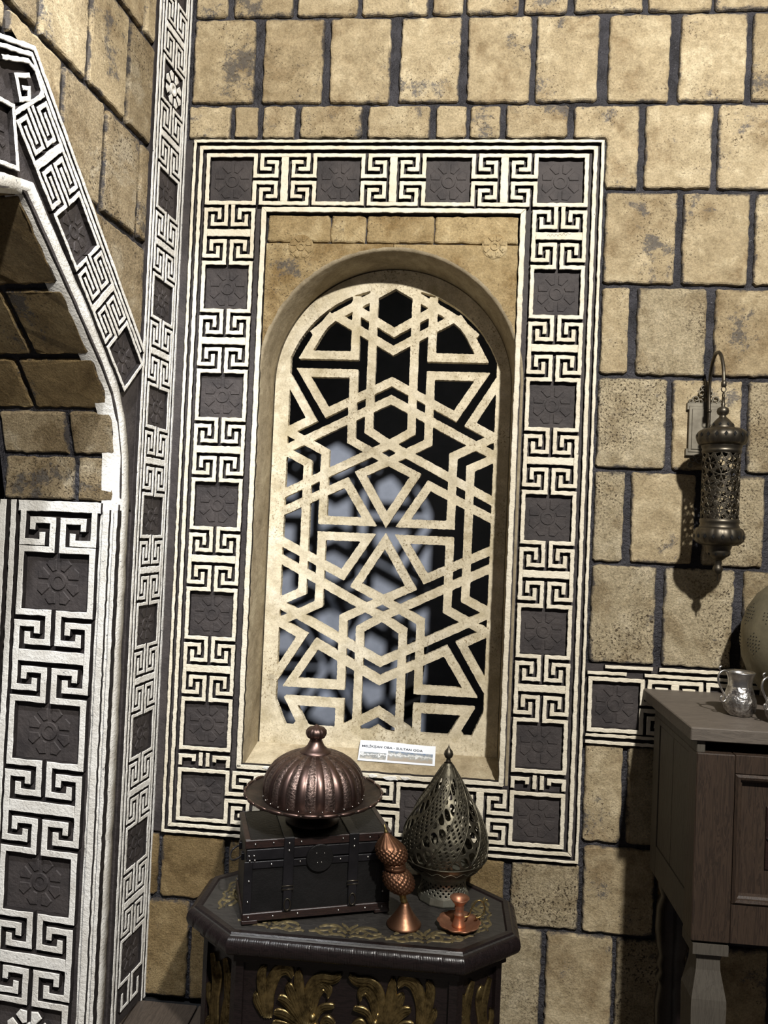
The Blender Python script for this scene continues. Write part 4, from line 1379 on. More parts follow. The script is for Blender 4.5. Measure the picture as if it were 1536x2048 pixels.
M.prism(arc(0, 0, 0.031, 0, 2 * PI, 36)[:-1], 0, 0.0045, 0.0015, Matrix.Translation((0.0, -CD, 0.136)) @ rot_f)
M.obj('lock_plate', 'leather_black', chest)
M = Mesh()
for (x, z) in ((-.008, .148), (.010, .147), (-.005, .127), (.004, .127)):
    M.ball((x, -CD - .0045, z), 0.0016, 6)
M.obj('lock_studs', 'rivet_steel', chest)
for k, (x, z) in enumerate([(-.145, .175), (-.105, .176), (-.043, .175), (.052, .176), (.115, .175), (.150, .175), (-.158, .150), (-.147, .150), (-.156, .140), (-.145, .140), (-.108, .129), (-.044, .131), (.048, .130), (.112, .130), (-.156, .095), (-.157, .050), (-.100, .015), (-.045, .016), (.048, .015), (.110, .015), (-.154, .016), (.150, .015), (.150, .095), (.152, .140), (.150, .050)]):
    M = Mesh(); M.ball((x, -CD - .0012, z), 0.0026, 8); M.obj('stud', 'rivet_steel', chest)
for s in (-1, 1):
    M = Mesh()
    M.tube(spline([(s * CW, -0.03, 0.128), (s * (CW + .018), -0.028, 0.118), (s * (CW + .024), 0.0, 0.112), (s * (CW + .018), 0.028, 0.118), (s * CW, 0.03, 0.128)], 5), 0.0022, 8)
    M.box(s * CW - .003, s * CW + .003, -0.038, -0.022, 0.120, 0.136, 0.001); M.box(s * CW - .003, s * CW + .003, 0.022, 0.038, 0.120, 0.136, 0.001)
    M.obj('side_handle', 'leather_strap', chest)

# ================================================================== FOOTED DISH AND DOMED LID
DX, DY = -0.108, -0.2235
ZC = ZT + CH - 0.001 + 0.0015
dish = thing('footed_dish', 'wide scalloped copper dish on a dark foot, carrying the fluted dome', 'dish', (DX, DY, ZC))
M = Mesh(); M.lathe([(0.0, 0.0), (0.062, 0.0), (0.064, 0.004), (0.050, 0.010), (0.036, 0.020), (0.034, 0.034), (0.060, 0.046), (0.10, 0.055)], 40, smooth=True, cap0=False, cap1=False); M.obj('foot', 'copper_bowl', dish)
def scal(a, z, k):
    return 1 + (0.018 * abs(math.sin(a * 12)) - 0.009) * (1 if k in (2, 3, 4, 5) else 0.2)
M = Mesh(); M.lathe([(0.0, 0.050), (0.115, 0.054), (0.150, 0.064), (0.161, 0.069), (0.163, 0.066), (0.158, 0.062), (0.112, 0.049), (0.0, 0.045)], 144, mod=scal, cap0=False, cap1=False); M.obj('plate', 'copper_bowl', dish)
M = Mesh()
NB = 24
for k in range(NB):
    a0 = 2 * PI * k / NB
    pts = [(0.1605 * (1 + .009 * abs(math.sin((a0 + t) * 12))) * math.cos(a0 + t), 0.1605 * (1 + .009 * abs(math.sin((a0 + t) * 12))) * math.sin(a0 + t), 0.0685) for t in np.linspace(0.015, 2 * PI / NB - 0.015, 6)]
    M.tube(pts, [0.002, 0.0034, 0.0038, 0.0038, 0.0034, 0.002], 6)
M.obj('rolled_rim', 'copper_dark', dish)
dome = thing('dome_lid', 'fluted dark copper dome lid with a ribbed knob on the dish', 'lid', (DX, DY, ZC + 0.0556))
NG = 32; PER = 8
dp = [(0.1175, 0.0), (0.1180, 0.006), (0.1180, 0.012), (0.1180, 0.024), (0.1168, 0.037), (0.1138, 0.050), (0.1080, 0.0625), (0.0995, 0.074), (0.0885, 0.0840), (0.0755, 0.0925), (0.0605, 0.0995), (0.0455, 0.1040), (0.030, 0.107)]
def flute(a, z, k):
    if k < 2: return 1.0
    ph = (a / (2 * PI) * NG) % 1.0
    w = min(1.0, (k - 1) / 2.0)
    return 1 + w * 0.034 * (abs(math.sin(PI * ph)) ** 0.8 - 0.4)
M = Mesh(); M.lathe(dp, NG * PER, mod=flute, cap0=False, cap1=False, mif=lambda i, k: 1 if ((i // PER) % 2 == 0 and k >= 1) else 0); M.obj('shell', ['copper_dark', 'copper_engraved'], dome)
M = Mesh(); M.lathe([(0.0385, 0.108), (0.037, 0.1145), (0.030, 0.118), (0.021, 0.126), (0.0155, 0.137), (0.014, 0.143), (0.020, 0.146)], 32); M.obj('knob_base', 'copper_dark', dome, (0, 0, -0.0065))
M = Mesh(); M.lathe([(0.014, 0.143), (0.021, 0.147), (0.0245, 0.155), (0.0235, 0.163), (0.018, 0.169), (0.008, 0.171), (0.004, 0.175), (0.0005, 0.177)], 56, mod=lambda a, z, k: 1 + 0.07 * (abs(math.sin(a * 7)) - 0.5)); M.obj('knob', 'copper_dark', dome, (0, 0, -0.0065))
stud_d = Mesh().ball((0, 0, 0), 0.0019, 6).data('rim_stud', 'rivet_steel')
for k in range(28):
    a = 2 * PI * (k + .5) / 28
    place('rim_stud', stud_d, dome, (0.1190 * math.cos(a), 0.1190 * math.sin(a), 0.0055))

# ================================================================== PIERCED TEARDROP LAMP
lamp = thing('table_lantern', 'dark brass teardrop table lamp pierced with leaf scrolls and mesh', 'lamp', (0.207, -0.150, ZT - 0.002))
lamp.scale = (1.0, 1.0, 0.972)
tp = [(0.070, 0.066), (0.084, 0.076), (0.096, 0.094), (0.1035, 0.114), (0.1055, 0.132), (0.1035, 0.150), (0.0965, 0.172), (0.0860, 0.196), (0.0735, 0.220), (0.0600, 0.244), (0.0470, 0.266), (0.0345, 0.288), (0.0225, 0.308), (0.0120, 0.326), (0.0060, 0.337)]
tz = np.array([p[1] for p in tp]); tr = np.array([p[0] for p in tp])
from_z = lambda z: np.interp(z, tz, tr)
na, nz = 421, 190
us = np.linspace(0, 2 * PI, na); zs = np.linspace(0.100, 0.330, nz)
A, Z = np.meshgrid(us, zs)
Rr_ = np.interp(Z, tz, tr)
twist = -(Z - 0.10) * 6.5
NBD = 6
ph = (((A + twist) / (2 * PI) * NBD) % 1.0)
edge = np.minimum(np.abs(ph - 0.0), np.minimum(np.abs(ph - 0.5), np.abs(ph - 1.0))) * (2 * PI / NBD) * Rr_
rib = 0.0030 - edge
x1 = (A + twist) * NBD * 7.0; y1 = Z * 400.0
meshf = 0.62 - np.minimum(np.abs(((x1 + y1) / PI) % 2 - 1), np.abs(((x1 - y1) / PI) % 2 - 1)) * 1.35
q = (ph - 0.5) * 2
leaff = 0.46 - np.abs(np.sin((Z * 95.0 + np.abs(q) * 2.6) * 2.0) * 0.9 + 0.55 * np.sin(q * PI * 3.0 + Z * 70.0)) * 0.85
fld = np.where(ph < 0.5, meshf * 0.01, leaff * 0.01)
fld = np.maximum(fld, rib)
fld = np.maximum(fld, np.maximum(0.104 - Z, Z - 0.300))
def tmap(u, v, d):
    r = float(np.interp(v, tz, tr)) - d
    return (r * math.cos(u), r * math.sin(u), v)
Pv, Pf = marching(fld, us, zs, tmap, 0.0022, merge=False, wrap=True)
M = Mesh().add(Pv, Pf, None, True); shade = M.obj('pierced_shade', 'brass_antique', lamp)
M = Mesh()
for k in range(NBD * 2):
    pts = []
    for z in np.linspace(0.112, 0.325, 30):
        a = 2 * PI * k / (NBD * 2) + (z - 0.10) * 6.5
        r = float(np.interp(z, tz, tr)) + 0.0006
        pts.append((r * math.cos(a), r * math.sin(a), z))
    M.tube(pts, [0.0021] * 20 + [0.0021 - 0.0013 * j / 9 for j in range(10)], 6)
M.obj('spiral_rib', 'brass_antique', lamp)
M = Mesh(); M.lathe([(0.056, 0.070), (0.070, 0.070), (0.084, 0.0785), (0.0965, 0.0955), (0.1005, 0.1035), (0.1015, 0.106), (0.1030, 0.1045)], 64, cap0=True, cap1=False)
M.tube([(0.1022 * math.cos(a), 0.1022 * math.sin(a), 0.1055) for a in np.linspace(0, 2 * PI, 65)[:-1]], 0.0016, 6, closed=True)
NZ = 40
M.tube([((0.0915 + 0.0045 * (k % 2)) * math.cos(2 * PI * k / NZ), (0.0915 + 0.0045 * (k % 2)) * math.sin(2 * PI * k / NZ), 0.0865 + 0.009 * (k % 2)) for k in range(NZ)], 0.0011, 5, closed=True)
M.obj('bowl', 'brass_antique', lamp)
M = Mesh(); M.lathe([(0.0625, 0.0), (0.0635, 0.003), (0.0605, 0.0165), (0.058, 0.018)], 12, smooth=False); M.obj('base_ring', 'brass_pewter', lamp)
us = np.linspace(0, 2 * PI, 301); zs = np.linspace(0.017, 0.056, 34)
A, Z = np.meshgrid(us, zs)
x1 = A * 26; y1 = Z * 520
fld = (0.60 - np.minimum(np.abs(((x1 + y1) / PI) % 2 - 1), np.abs(((x1 - y1) / PI) % 2 - 1)) * 1.3) * 0.01
fld = np.maximum(fld, np.maximum(0.020 - Z, Z - 0.053))
bz = [0.0, 0.017, 0.035, 0.050, 0.060, 0.070]; br = [0.062, 0.0585, 0.0535, 0.0545, 0.060, 0.066]
def bmap(u, v, d):
    r = float(np.interp(v, bz, br)) - d
    return (r * math.cos(u), r * math.sin(u), v)
Pv, Pf = marching(fld, us, zs, bmap, 0.002, merge=False, wrap=True)
Mesh().add(Pv, Pf, None, True).obj('pierced_base', 'brass_pewter', lamp)
M = Mesh(); M.lathe([(0.0552, 0.054), (0.0585, 0.056), (0.066, 0.068), (0.067, 0.071), (0.060, 0.0715)], 48, cap0=False, cap1=True); M.obj('base_collar', 'brass_pewter', lamp)
M = Mesh(); M.lathe([(0.0075, 0.328), (0.006, 0.336), (0.0045, 0.340), (0.009, 0.344), (0.0118, 0.351), (0.0095, 0.359), (0.0042, 0.365), (0.0016, 0.371), (0.0004, 0.376)], 24); M.obj('finial', 'bronze_dark', lamp)

# ================================================================== DOUBLE-BULB COPPER BURNER
gob = thing('incense_burner', 'brown copper incense burner of two stacked scaly bulbs, leaning left', 'burner', (0.121, -0.300, ZT - 0.0025))
lean = lambda z: (-0.050 * max(0.0, (z - 0.045)) / 0.163, 0.0)
M = Mesh(); M.lathe([(0.0385, 0.0), (0.0390, 0.003), (0.0365, 0.006), (0.033, 0.010), (0.026, 0.019), (0.017, 0.032), (0.010, 0.044), (0.0075, 0.050)], 40); M.obj('foot', 'copper_brown', gob)
M = Mesh(); M.lathe([(0.0075, 0.049), (0.0085, 0.054), (0.0072, 0.058), (0.0085, 0.066), (0.012, 0.070)], 24, ax=lean); M.obj('stem', 'brass_plain', gob)
def scale_mod(nn, kz, tw):
    return lambda a, z, k: 1 + 0.12 * (abs(math.sin(nn * a / 2 + kz * z + tw)) * abs(math.sin(nn * a / 2 - kz * z + tw)) - 0.3)
def bulb(zc, rz, r, n=30):
    return [(max(0.008, r * math.sin(t) ** 0.92), zc - rz * math.cos(t)) for t in np.linspace(0.16, PI - 0.25, n)]
M = Mesh(); M.lathe(bulb(0.0975, 0.029, 0.0345), 160, ax=lean, mod=scale_mod(16, 330, 0)); M.obj('lower_bulb', 'copper_brown', gob)
M = Mesh(); M.lathe([(0.020, 0.122), (0.0245, 0.1235), (0.0250, 0.129), (0.0235, 0.1305), (0.0245, 0.132), (0.0255, 0.1375), (0.022, 0.139)], 40, ax=lean)
M.ball((-0.030, -0.0235, 0.129), 0.004, 8)
M.obj('hinged_collar', 'copper_brown', gob)
up = [(0.021, 0.136), (0.0285, 0.1415), (0.0335, 0.150), (0.0350, 0.159), (0.0335, 0.168), (0.0285, 0.177), (0.021, 0.185), (0.0135, 0.192), (0.0075, 0.198), (0.004, 0.202)]
uz = [p[1] for p in up]; ur = [p[0] for p in up]
up2 = [(float(np.interp(z, uz, ur)), float(z)) for z in np.linspace(0.136, 0.202, 36)]
M = Mesh(); M.lathe(up2, 160, ax=lean, mod=lambda a, z, k: scale_mod(16, 330, 0)(a, z, k) if z < 0.172 else 1 + 0.03 * (abs(math.sin(a * 9)) - 0.5)); M.obj('upper_bulb', 'copper_brown', gob)
M = Mesh(); M.lathe([(0.0045, 0.200), (0.0055, 0.203), (0.003, 0.206), (0.0028, 0.210), (0.0004, 0.2205)], 16, ax=lean); M.obj('finial', 'brass_plain', gob)

# ================================================================== CANDLESTICK
cst = thing('chamberstick', 'small bright copper candlestick with scalloped saucer and brass loop handle', 'candlestick', (0.243, -0.291, ZT - 0.0025))
M = Mesh(); M.lathe([(0.020, 0.0005), (0.030, 0.001), (0.0425, 0.008), (0.0475, 0.0135), (0.0465, 0.0145), (0.041, 0.0095), (0.028, 0.0035), (0.0, 0.003)], 96, mod=lambda a, z, k: 1 + (0.075 * abs(math.cos(a * 5)) - 0.03) * (1 if k in (2, 3, 4, 5) else 0), cap1=False); M.obj('saucer', 'copper_bright', cst)
M = Mesh(); M.lathe([(0.016, 0.003), (0.0135, 0.009), (0.0105, 0.020), (0.0095, 0.026), (0.0115, 0.028), (0.0118, 0.031), (0.0098, 0.033), (0.0096, 0.040), (0.0112, 0.044), (0.0100, 0.047), (0.0112, 0.052), (0.0175, 0.0595), (0.0220, 0.0655), (0.0214, 0.0662), (0.0140, 0.0575), (0.0085, 0.050), (0.0, 0.049)], 36, cap1=False); M.obj('socket', 'copper_bright', cst)
M = Mesh(); M.tube(spline([(0.011, 0.002, 0.022), (0.022, 0.004, 0.026), (0.030, 0.008, 0.044), (0.042, 0.010, 0.058), (0.054, 0.012, 0.052), (0.057, 0.012, 0.036), (0.050, 0.010, 0.024), (0.040, 0.008, 0.020)], 6), 0.0017, 8)
M.tube(spline([(0.053, 0.012, 0.054), (0.060, 0.013, 0.060), (0.063, 0.013, 0.0575)], 4), 0.0015, 6)
M.ball((0.040, 0.008, 0.020), 0.0035, 8)
M.obj('handle', 'brass_plain', cst)

# ================================================================== PAPER SHEET ON THE SILL
PA = Vector((-0.036, 0.053, 0.6505)); PB = Vector((0.175, 0.053, 0.6485)); PCt = Vector((-0.036, 0.1055, 0.6905))
pu = (PB - PA).normalized(); pv = (PCt - PA); pv = (pv - pu * pv.dot(pu)).normalized(); pn = pu.cross(pv)
FP = frame(tuple(PA), tuple(pu), tuple(pv), tuple(pn))
paper = thing('paper_sheet', 'white printed sheet with two photographs propped on the window sill', 'paper')
PW, PH = 0.2095, 0.0655
def curl(u, v):
    return 0.0025 * math.sin(u / PW * PI * 1.6 + 0.4) * (v / PH) + 0.0006
def sheet(x0, x1, y0, y1, d, nx=24, ny=4):
    vs = []; fs = []
    for j in range(ny + 1):
        for i in range(nx + 1):
            u = x0 + (x1 - x0) * i / nx; v = y0 + (y1 - y0) * j / ny
            vs.append((u, v, curl(u, v) + d))
    for j in range(ny):
        for i in range(nx):
            a = j * (nx + 1) + i
            fs.append((a, a + 1, a + nx + 2, a + nx + 1))
    return vs, fs
M = Mesh(); v_, f_ = sheet(0, PW, 0, PH, 0); M.add(v_, f_)
v2, f2 = sheet(0, PW, 0, PH, -0.0006); M.add(v2, [f[::-1] for f in f2]); M.obj('page', 'paper_white', paper, FP)
def put_print(name, x0, x1, y0, y1, mt):
    cx, cy = (x0 + x1) / 2, (y0 + y1) / 2
    v_, f_ = sheet(x0, x1, y0, y1, 0.0004)
    Mesh().add([(p[0] - cx, p[1] - cy, p[2]) for p in v_], f_).obj(name, mt, paper, FP @ Matrix.Translation((cx, cy, 0)))
put_print('photo_print', 0.080, 0.203, 0.006, 0.037, 'print_wide')
put_print('photo_print', 0.004, 0.076, 0.006, 0.028, 'print_narrow')
def text(body, x, y, size, width):
    c = bpy.data.curves.new('lettering', 'FONT')
    c.body = body; c.size = size; c.offset = 0.00022; c.resolution_u = 2
    o = bpy.data.objects.new('lettering', c); COL.objects.link(o)
    dg = bpy.context.evaluated_depsgraph_get()
    me = bpy.data.meshes.new_from_object(o.evaluated_get(dg))
    bpy.data.objects.remove(o); bpy.data.curves.remove(c)
    xs = [v.co.x for v in me.vertices]
    k = width / (max(xs) - min(xs))
    for v in me.vertices:
        u, w = x + v.co.x * k, y + v.co.y
        v.co = (u, w, curl(u, w) + 0.0006)
    me.materials.clear(); me.materials.append(MATS['ink'])
    return place('lettering', me, paper, FP)
text('MELİKŞAH OBA - SULTAN ODA', 0.006, 0.0430, 0.0098, 0.168)
text('mmmmmmmmmmm', 0.026, 0.0330, 0.0025, 0.036) if False else None

# ================================================================== WALL BRACKET AND HANGING LANTERN
LX = 0.832; LY = -0.130
brk = thing('wall_bracket', 'bronze wall bracket plate with scroll crest and curved arm', 'bracket', (0.828, -0.006, 1.571))
M = Mesh(); M.prism(rect(-0.041, 0.041, -0.059, 0.059), 0.006, 0.011, 0.001, FB, back=True); M.obj('back_plate', 'bronze_plate', brk)
M = Mesh(); M.prism(rect(-0.034, 0.034, -0.052, 0.052), 0.011, 0.0135, 0.001, FB, back=True); M.obj('raised_panel', 'bronze_plate', brk)
M = Mesh()
for z in (-0.059, 0.059):
    M.prism(rect(-0.046, 0.046, z - 0.009, z + 0.009), 0.0, 0.009, 0.001, FB, back=True)
M.obj('cross_strap', 'bronze_plate', brk)
def scrolls(items, name):
    M = Mesh()
    for pts, w in items:
        M.prism(stroke(pts, w), 0.004, 0.0085, 0.0008, FB, back=True)
    M.obj(name, 'bronze_plate', brk)
cr = []
for s in (-1, 1):
    cr += [([(s * p[0], p[1]) for p in spiral(0.024, 0.078, 0.010, 0.003, -PI / 2, 1.2)], 0.0032), ([(s * p[0], p[1]) for p in spiral(0.010, 0.092, 0.011, 0.003, -PI / 2, -1.3)], 0.0032),
           ([(s * p[0], p[1]) for p in spiral(0.036, 0.072, 0.006, 0.002, -PI / 2, 1.2)], 0.0028), ([(s * p[0], p[1]) for p in spiral(0.006, 0.108, 0.007, 0.002, -PI / 2, 1.1)], 0.0028),
           ([(s * p[0], p[1]) for p in spiral(0.012, 0.074, 0.007, 0.002, PI, 1.1)], 0.003)]
cr += [([(0, 0.068), (0.0, 0.118), (-0.003, 0.131)], 0.0035), ([(-0.040, 0.0685), (0.040, 0.0685)], 0.003)]
scrolls(cr, 'crest')
lo = []
for s in (-1, 1):
    lo += [([(s * p[0], p[1]) for p in spiral(0.028, -0.077, 0.009, 0.003, PI / 2, 1.3)], 0.0035), ([(s * p[0], p[1]) for p in spiral(0.033, -0.092, 0.007, 0.002, PI / 2, -1.2)], 0.0032), ([(s * p[0], p[1]) for p in spiral(0.010, -0.080, 0.009, 0.003, PI / 2, -1.2)], 0.0032)]
scrolls(lo, 'lower_scroll')
M = Mesh()
M.tube(spline([(0.004, -0.010, -0.010), (0.004, -0.022, 0.0), (0.0045, -0.022, 0.040), (0.004, -0.020, 0.100), (0.004, -0.030, 0.152), (0.004, -0.058, 0.182), (0.004, -0.092, 0.176), (0.004, -0.116, 0.140), (0.004, -0.124, 0.098)], 7), 0.0042, 12)
M.ball((0.0045, -0.022, 0.045), 0.0062, 10)
M.lathe([(0.0045, 0.088), (0.0062, 0.090), (0.0062, 0.100), (0.0045, 0.102)], 14, Matrix.Translation((0.004, -0.124, 0)))
M.obj('arm', 'bronze_dark', brk)
M = Mesh(); M.tube([(0.004 + 0.0055 * math.cos(a), -0.124, 0.0825 + 0.0065 * math.sin(a)) for a in np.linspace(0, 2 * PI, 17)[:-1]], 0.0014, 6, closed=True); M.obj('hook_ring', 'bronze_dark', brk)

lan = thing('hanging_lantern', 'bronze hanging lantern with pierced star cylinder beside the window', 'lantern', (LX, LY, 1.188))
b0 = 1.188
M = Mesh(); M.tube([(0.0, 0.006 * math.cos(a), 1.6385 - b0 + 0.0075 * math.sin(a)) for a in np.linspace(0, 2 * PI, 17)[:-1]], 0.0014, 6, closed=True); M.obj('ring', 'bronze_dark', lan)
M = Mesh(); M.lathe([(0.0035, 1.633 - b0), (0.004, 1.620 - b0), (0.0055, 1.618 - b0), (0.004, 1.612 - b0), (0.0125, 1.607 - b0), (0.0142, 1.600 - b0), (0.0125, 1.594 - b0), (0.0075, 1.590 - b0), (0.0085, 1.586 - b0), (0.014, 1.581 - b0), (0.022, 1.572 - b0), (0.0265, 1.563 - b0), (0.0285, 1.559 - b0), (0.0275, 1.557 - b0)][::-1], 40); M.obj('cap', 'bronze_dark', lan)
NGD = 18
lob = lambda a, z, k: 1 + 0.022 * (abs(math.sin(a * NGD / 2)) - 0.5)
def pumpkin(zc, R, h, r_top, r_bot):
    P = []
    for t in np.linspace(-1, 1, 17):
        rim = r_bot if t < 0 else r_top
        P.append((rim + (R - rim) * math.sqrt(max(0.0, 1 - t * t)), zc + t * h))
    return P
M = Mesh(); M.lathe(pumpkin(1.5385 - b0, 0.0580, 0.021, 0.030, 0.046), NGD * 8, mod=lob); M.obj('upper_bulb', 'bronze_dark', lan)
M = Mesh(); M.lathe(pumpkin(1.298 - b0, 0.0575, 0.022, 0.046, 0.030), NGD * 8, mod=lob); M.obj('lower_bulb', 'bronze_dark', lan)
M = Mesh()
def diamonds(M, zc, R, n, s, tilt):
    for k in range(n):
        a = 2 * PI * k / n
        F = Matrix.Rotation(a, 4, 'Z') @ Matrix.Translation((R, 0, zc)) @ Matrix.Rotation(PI / 2 - tilt, 4, 'Y')
        M.prism([(s * 1.4, 0), (0, s), (-s * 1.4, 0), (0, -s)], 0.0, 0.0006, 0.0, F)
diamonds(M, 1.5405 - b0, 0.0582, 18, 0.0042, 0.05); diamonds(M, 1.298 - b0, 0.0577, 18, 0.0042, 0.0); diamonds(M, 1.567 - b0, 0.0258, 9, 0.0032, 0.5); diamonds(M, 1.2555 - b0, 0.0262, 9, 0.003, -0.5)
M.obj('cut_diamonds', 'hole_black', lan)
M = Mesh(); M.lathe([(0.046, 1.517 - b0), (0.0455, 1.512 - b0), (0.043, 1.508 - b0), (0.0445, 1.505 - b0), (0.0445, 1.499 - b0), (0.042, 1.498 - b0)][::-1], 48, cap0=False, cap1=False); M.obj('collar', 'bronze_dark', lan)
M = Mesh(); M.lathe([(0.042, 1.340 - b0), (0.0448, 1.339 - b0), (0.0448, 1.331 - b0), (0.043, 1.328 - b0), (0.0455, 1.322 - b0), (0.046, 1.318 - b0)][::-1], 48, cap0=False, cap1=False); M.obj('collar', 'bronze_dark', lan)
M = Mesh(); M.lathe([(0.0004, 1.190 - b0), (0.002, 1.196 - b0), (0.0035, 1.208 - b0), (0.0095, 1.2125 - b0), (0.0125, 1.2195 - b0), (0.0095, 1.227 - b0), (0.0075, 1.2295 - b0), (0.0095, 1.234 - b0), (0.0085, 1.240 - b0), (0.016, 1.247 - b0), (0.0255, 1.2535 - b0), (0.0275, 1.261 - b0), (0.0265, 1.266 - b0), (0.031, 1.277 - b0)], 40, cap1=False); M.obj('pendant_drop', 'bronze_dark', lan)
us = np.linspace(0, 2 * PI, 241); zs = np.linspace(1.337 - b0, 1.5 - b0, 150)
A, Z = np.meshgrid(us, zs)
Xs = A * 0.0430; cell = 2 * PI * 0.0430 / 5
zz = (Z - (1.337 - b0))
D = np.full(A.shape, 9.0)
for (ox, oz) in ((0, 0), (0.5, 0.5)):
    lx = ((Xs / cell + ox) % 1.0 - 0.5) * cell
    lz = ((zz / cell + oz) % 1.0 - 0.5) * cell
    rr_ = np.hypot(lx, lz); an = np.arctan2(lz, lx)
    for k in range(8):
        a0 = PI / 4 * k; a1 = a0 + PI * 3 / 4
        r1 = cell * 0.43
        p = (r1 * math.cos(a0), r1 * math.sin(a0)); q = (r1 * math.cos(a1), r1 * math.sin(a1))
        D = np.minimum(D, np.where(rr_ < cell * 0.47, seg_dist(lx, lz, p, q), 9))
        D = np.minimum(D, seg_dist(lx, lz, p, (cell * 0.5 * math.cos(a0) * 1.15, cell * 0.5 * math.sin(a0) * 1.15)))
fld = 0.00125 - D
fld = np.maximum(fld, np.maximum(1.340 - b0 - Z, Z - (1.497 - b0)))
def cmap(u, v, d):
    return ((0.0430 - d) * math.cos(u), (0.0430 - d) * math.sin(u), v)
Pv, Pf = marching(fld, us, zs, cmap, 0.0018, merge=False, wrap=True)
Mesh().add(Pv, Pf, None, True).obj('pierced_cylinder', 'bronze_dark', lan)

# ================================================================== CABINET
cab = thing('side_cabinet', 'dark wooden cabinet on legs with a panelled door at the right', 'cabinet', (0.70, -0.40, 0.0))
ox, oy = 0.70, -0.40
def cbox(name, x0, x1, y0, y1, z0, z1, mt='cabinet_wood', ch=0.0015, par=None):
    cx, cy, cz = (x0 + x1) / 2, (y0 + y1) / 2, (z0 + z1) / 2
    return Mesh().box(x0 - cx, x1 - cx, y0 - cy, y1 - cy, z0 - cz, z1 - cz, ch).obj(name, mt, par or cab, Matrix.Translation((cx - ox, cy - oy, cz)))
X1 = 1.42
cbox('cabinet_top', 0.697, X1 + .015, -0.405, -0.008, 0.8755, 0.903, 'cabinet_wood_flat', 0.002)
cbox('corner_post', 0.712, 0.789, -0.400, -0.345, 0.468, 0.8505, ch=0.002)
cbox('corner_post', X1 - .077, X1, -0.400, -0.345, 0.468, 0.8505, ch=0.002)
cbox('top_support', 0.713, 0.730, -0.395, -0.072, 0.850, 0.876, 'cabinet_wood_side')
cbox('back_board', 0.73, X1 - .01, -0.085, -0.072, 0.47, 0.876)
cbox('shelf_board', 0.73, X1 - .01, -0.34, -0.085, 0.838, 0.848)
cbox('bottom_board', 0.73, X1 - .01, -0.36, -0.085, 0.476, 0.49)
cbox('side_stile', 0.713, 0.730, -0.118, -0.070, 0.474, 0.850, 'cabinet_wood_side', 0.001)
cbox('side_rail', 0.713, 0.730, -0.345, -0.118, 0.836, 0.850, 'cabinet_wood_side', 0.001)
cbox('side_rail', 0.713, 0.730, -0.345, -0.118, 0.474, 0.545, 'cabinet_wood_side', 0.001)
cbox('side_plank', 0.7155, 0.730, -0.2265, -0.119, 0.546, 0.835, 'cabinet_wood_side', 0.0015)
cbox('side_plank', 0.7155, 0.730, -0.3445, -0.2275, 0.546, 0.835, 'cabinet_wood_side', 0.0015)
cbox('side_wall', X1 - .017, X1, -0.345, -0.072, 0.474, 0.876, 'cabinet_wood_side')
cbox('front_rail', 0.790, X1 - .078, -0.398, -0.350, 0.8125, 0.8505, ch=0.001)
cbox('front_rail', 0.790, X1 - .078, -0.398, -0.350, 0.468, 0.548, ch=0.001)
door = cbox('door', 0.807, X1 - .095, -0.386, -0.378, 0.560, 0.802)
DI = Matrix.Translation((ox - (0.807 + X1 - .095) / 2, oy + 0.382, -0.681))
xa, xb, za, zb = 0.790, X1 - .078, 0.549, 0.8115
for (p, w) in ((rect(xa, xb, za, zb), 0.018),):
    pin = [(xa + w, za + w), (xb - w, za + w), (xb - w, zb - w), (xa + w, zb - w)]
    po = p
    for i in range(4):
        j = (i + 1) % 4
        M = Mesh()
        prof = [(0.0, 0.399), (0.25, 0.4035), (0.55, 0.4015), (0.6, 0.397), (0.85, 0.394), (1.0, 0.386), (1.0, 0.377), (0.0, 0.377)]
        vs = []
        for (A_, B_) in ((po[i], pin[i]), (po[j], pin[j])):
            for (t, y) in prof:
                vs.append((A_[0] + (B_[0] - A_[0]) * t - ox, -y - oy, A_[1] + (B_[1] - A_[1]) * t))
        n = len(prof)
        fs = [(k, (k + 1) % n, n + (k + 1) % n, n + k) for k in range(n)]
        fs += [tuple(range(n))[::-1], tuple(n + k for k in range(n))]
        M.add(vs, fs).obj('door_moulding', 'cabinet_wood', door, DI)
# carved gilt ornament on the door
dx = (0.807 + X1 - 0.095) / 2
FD = frame((0.913 - ox, -0.386 - oy, 0.683), (1, 0, 0), (0, 0, 1), (0, -1, 0))
M = Mesh(); M.prism(rect(-0.056, 0.056, -0.064, 0.064), -0.002, 0.004, 0.001, FD, back=True); M.obj('ornament_board', 'chest_trim', door, DI)
for sz in (-1, 1):
    for k in range(6):
        M = Mesh(); a = -PI / 2 + (k - 2.5) * 0.5
        M.leaf([(0.0, sz * 0.012), (0.030 * math.sin(a + PI / 2), sz * (0.012 + 0.020 * math.cos(a + PI / 2))), (0.052 * math.sin(a + PI / 2), sz * (0.014 + 0.044 * math.cos(a + PI / 2)))], 0.010, 0.006, FD @ Matrix.Translation((0, 0, 0.004)))
        M.obj('gilt_petal', 'gilt', door, DI)
M = Mesh(); M.prism([(0.055, 0), (0, 0.014), (-0.055, 0), (0, -0.014)], 0.003, 0.012, 0.004, FD); M.obj('diamond_boss', 'table_wood', door, DI)
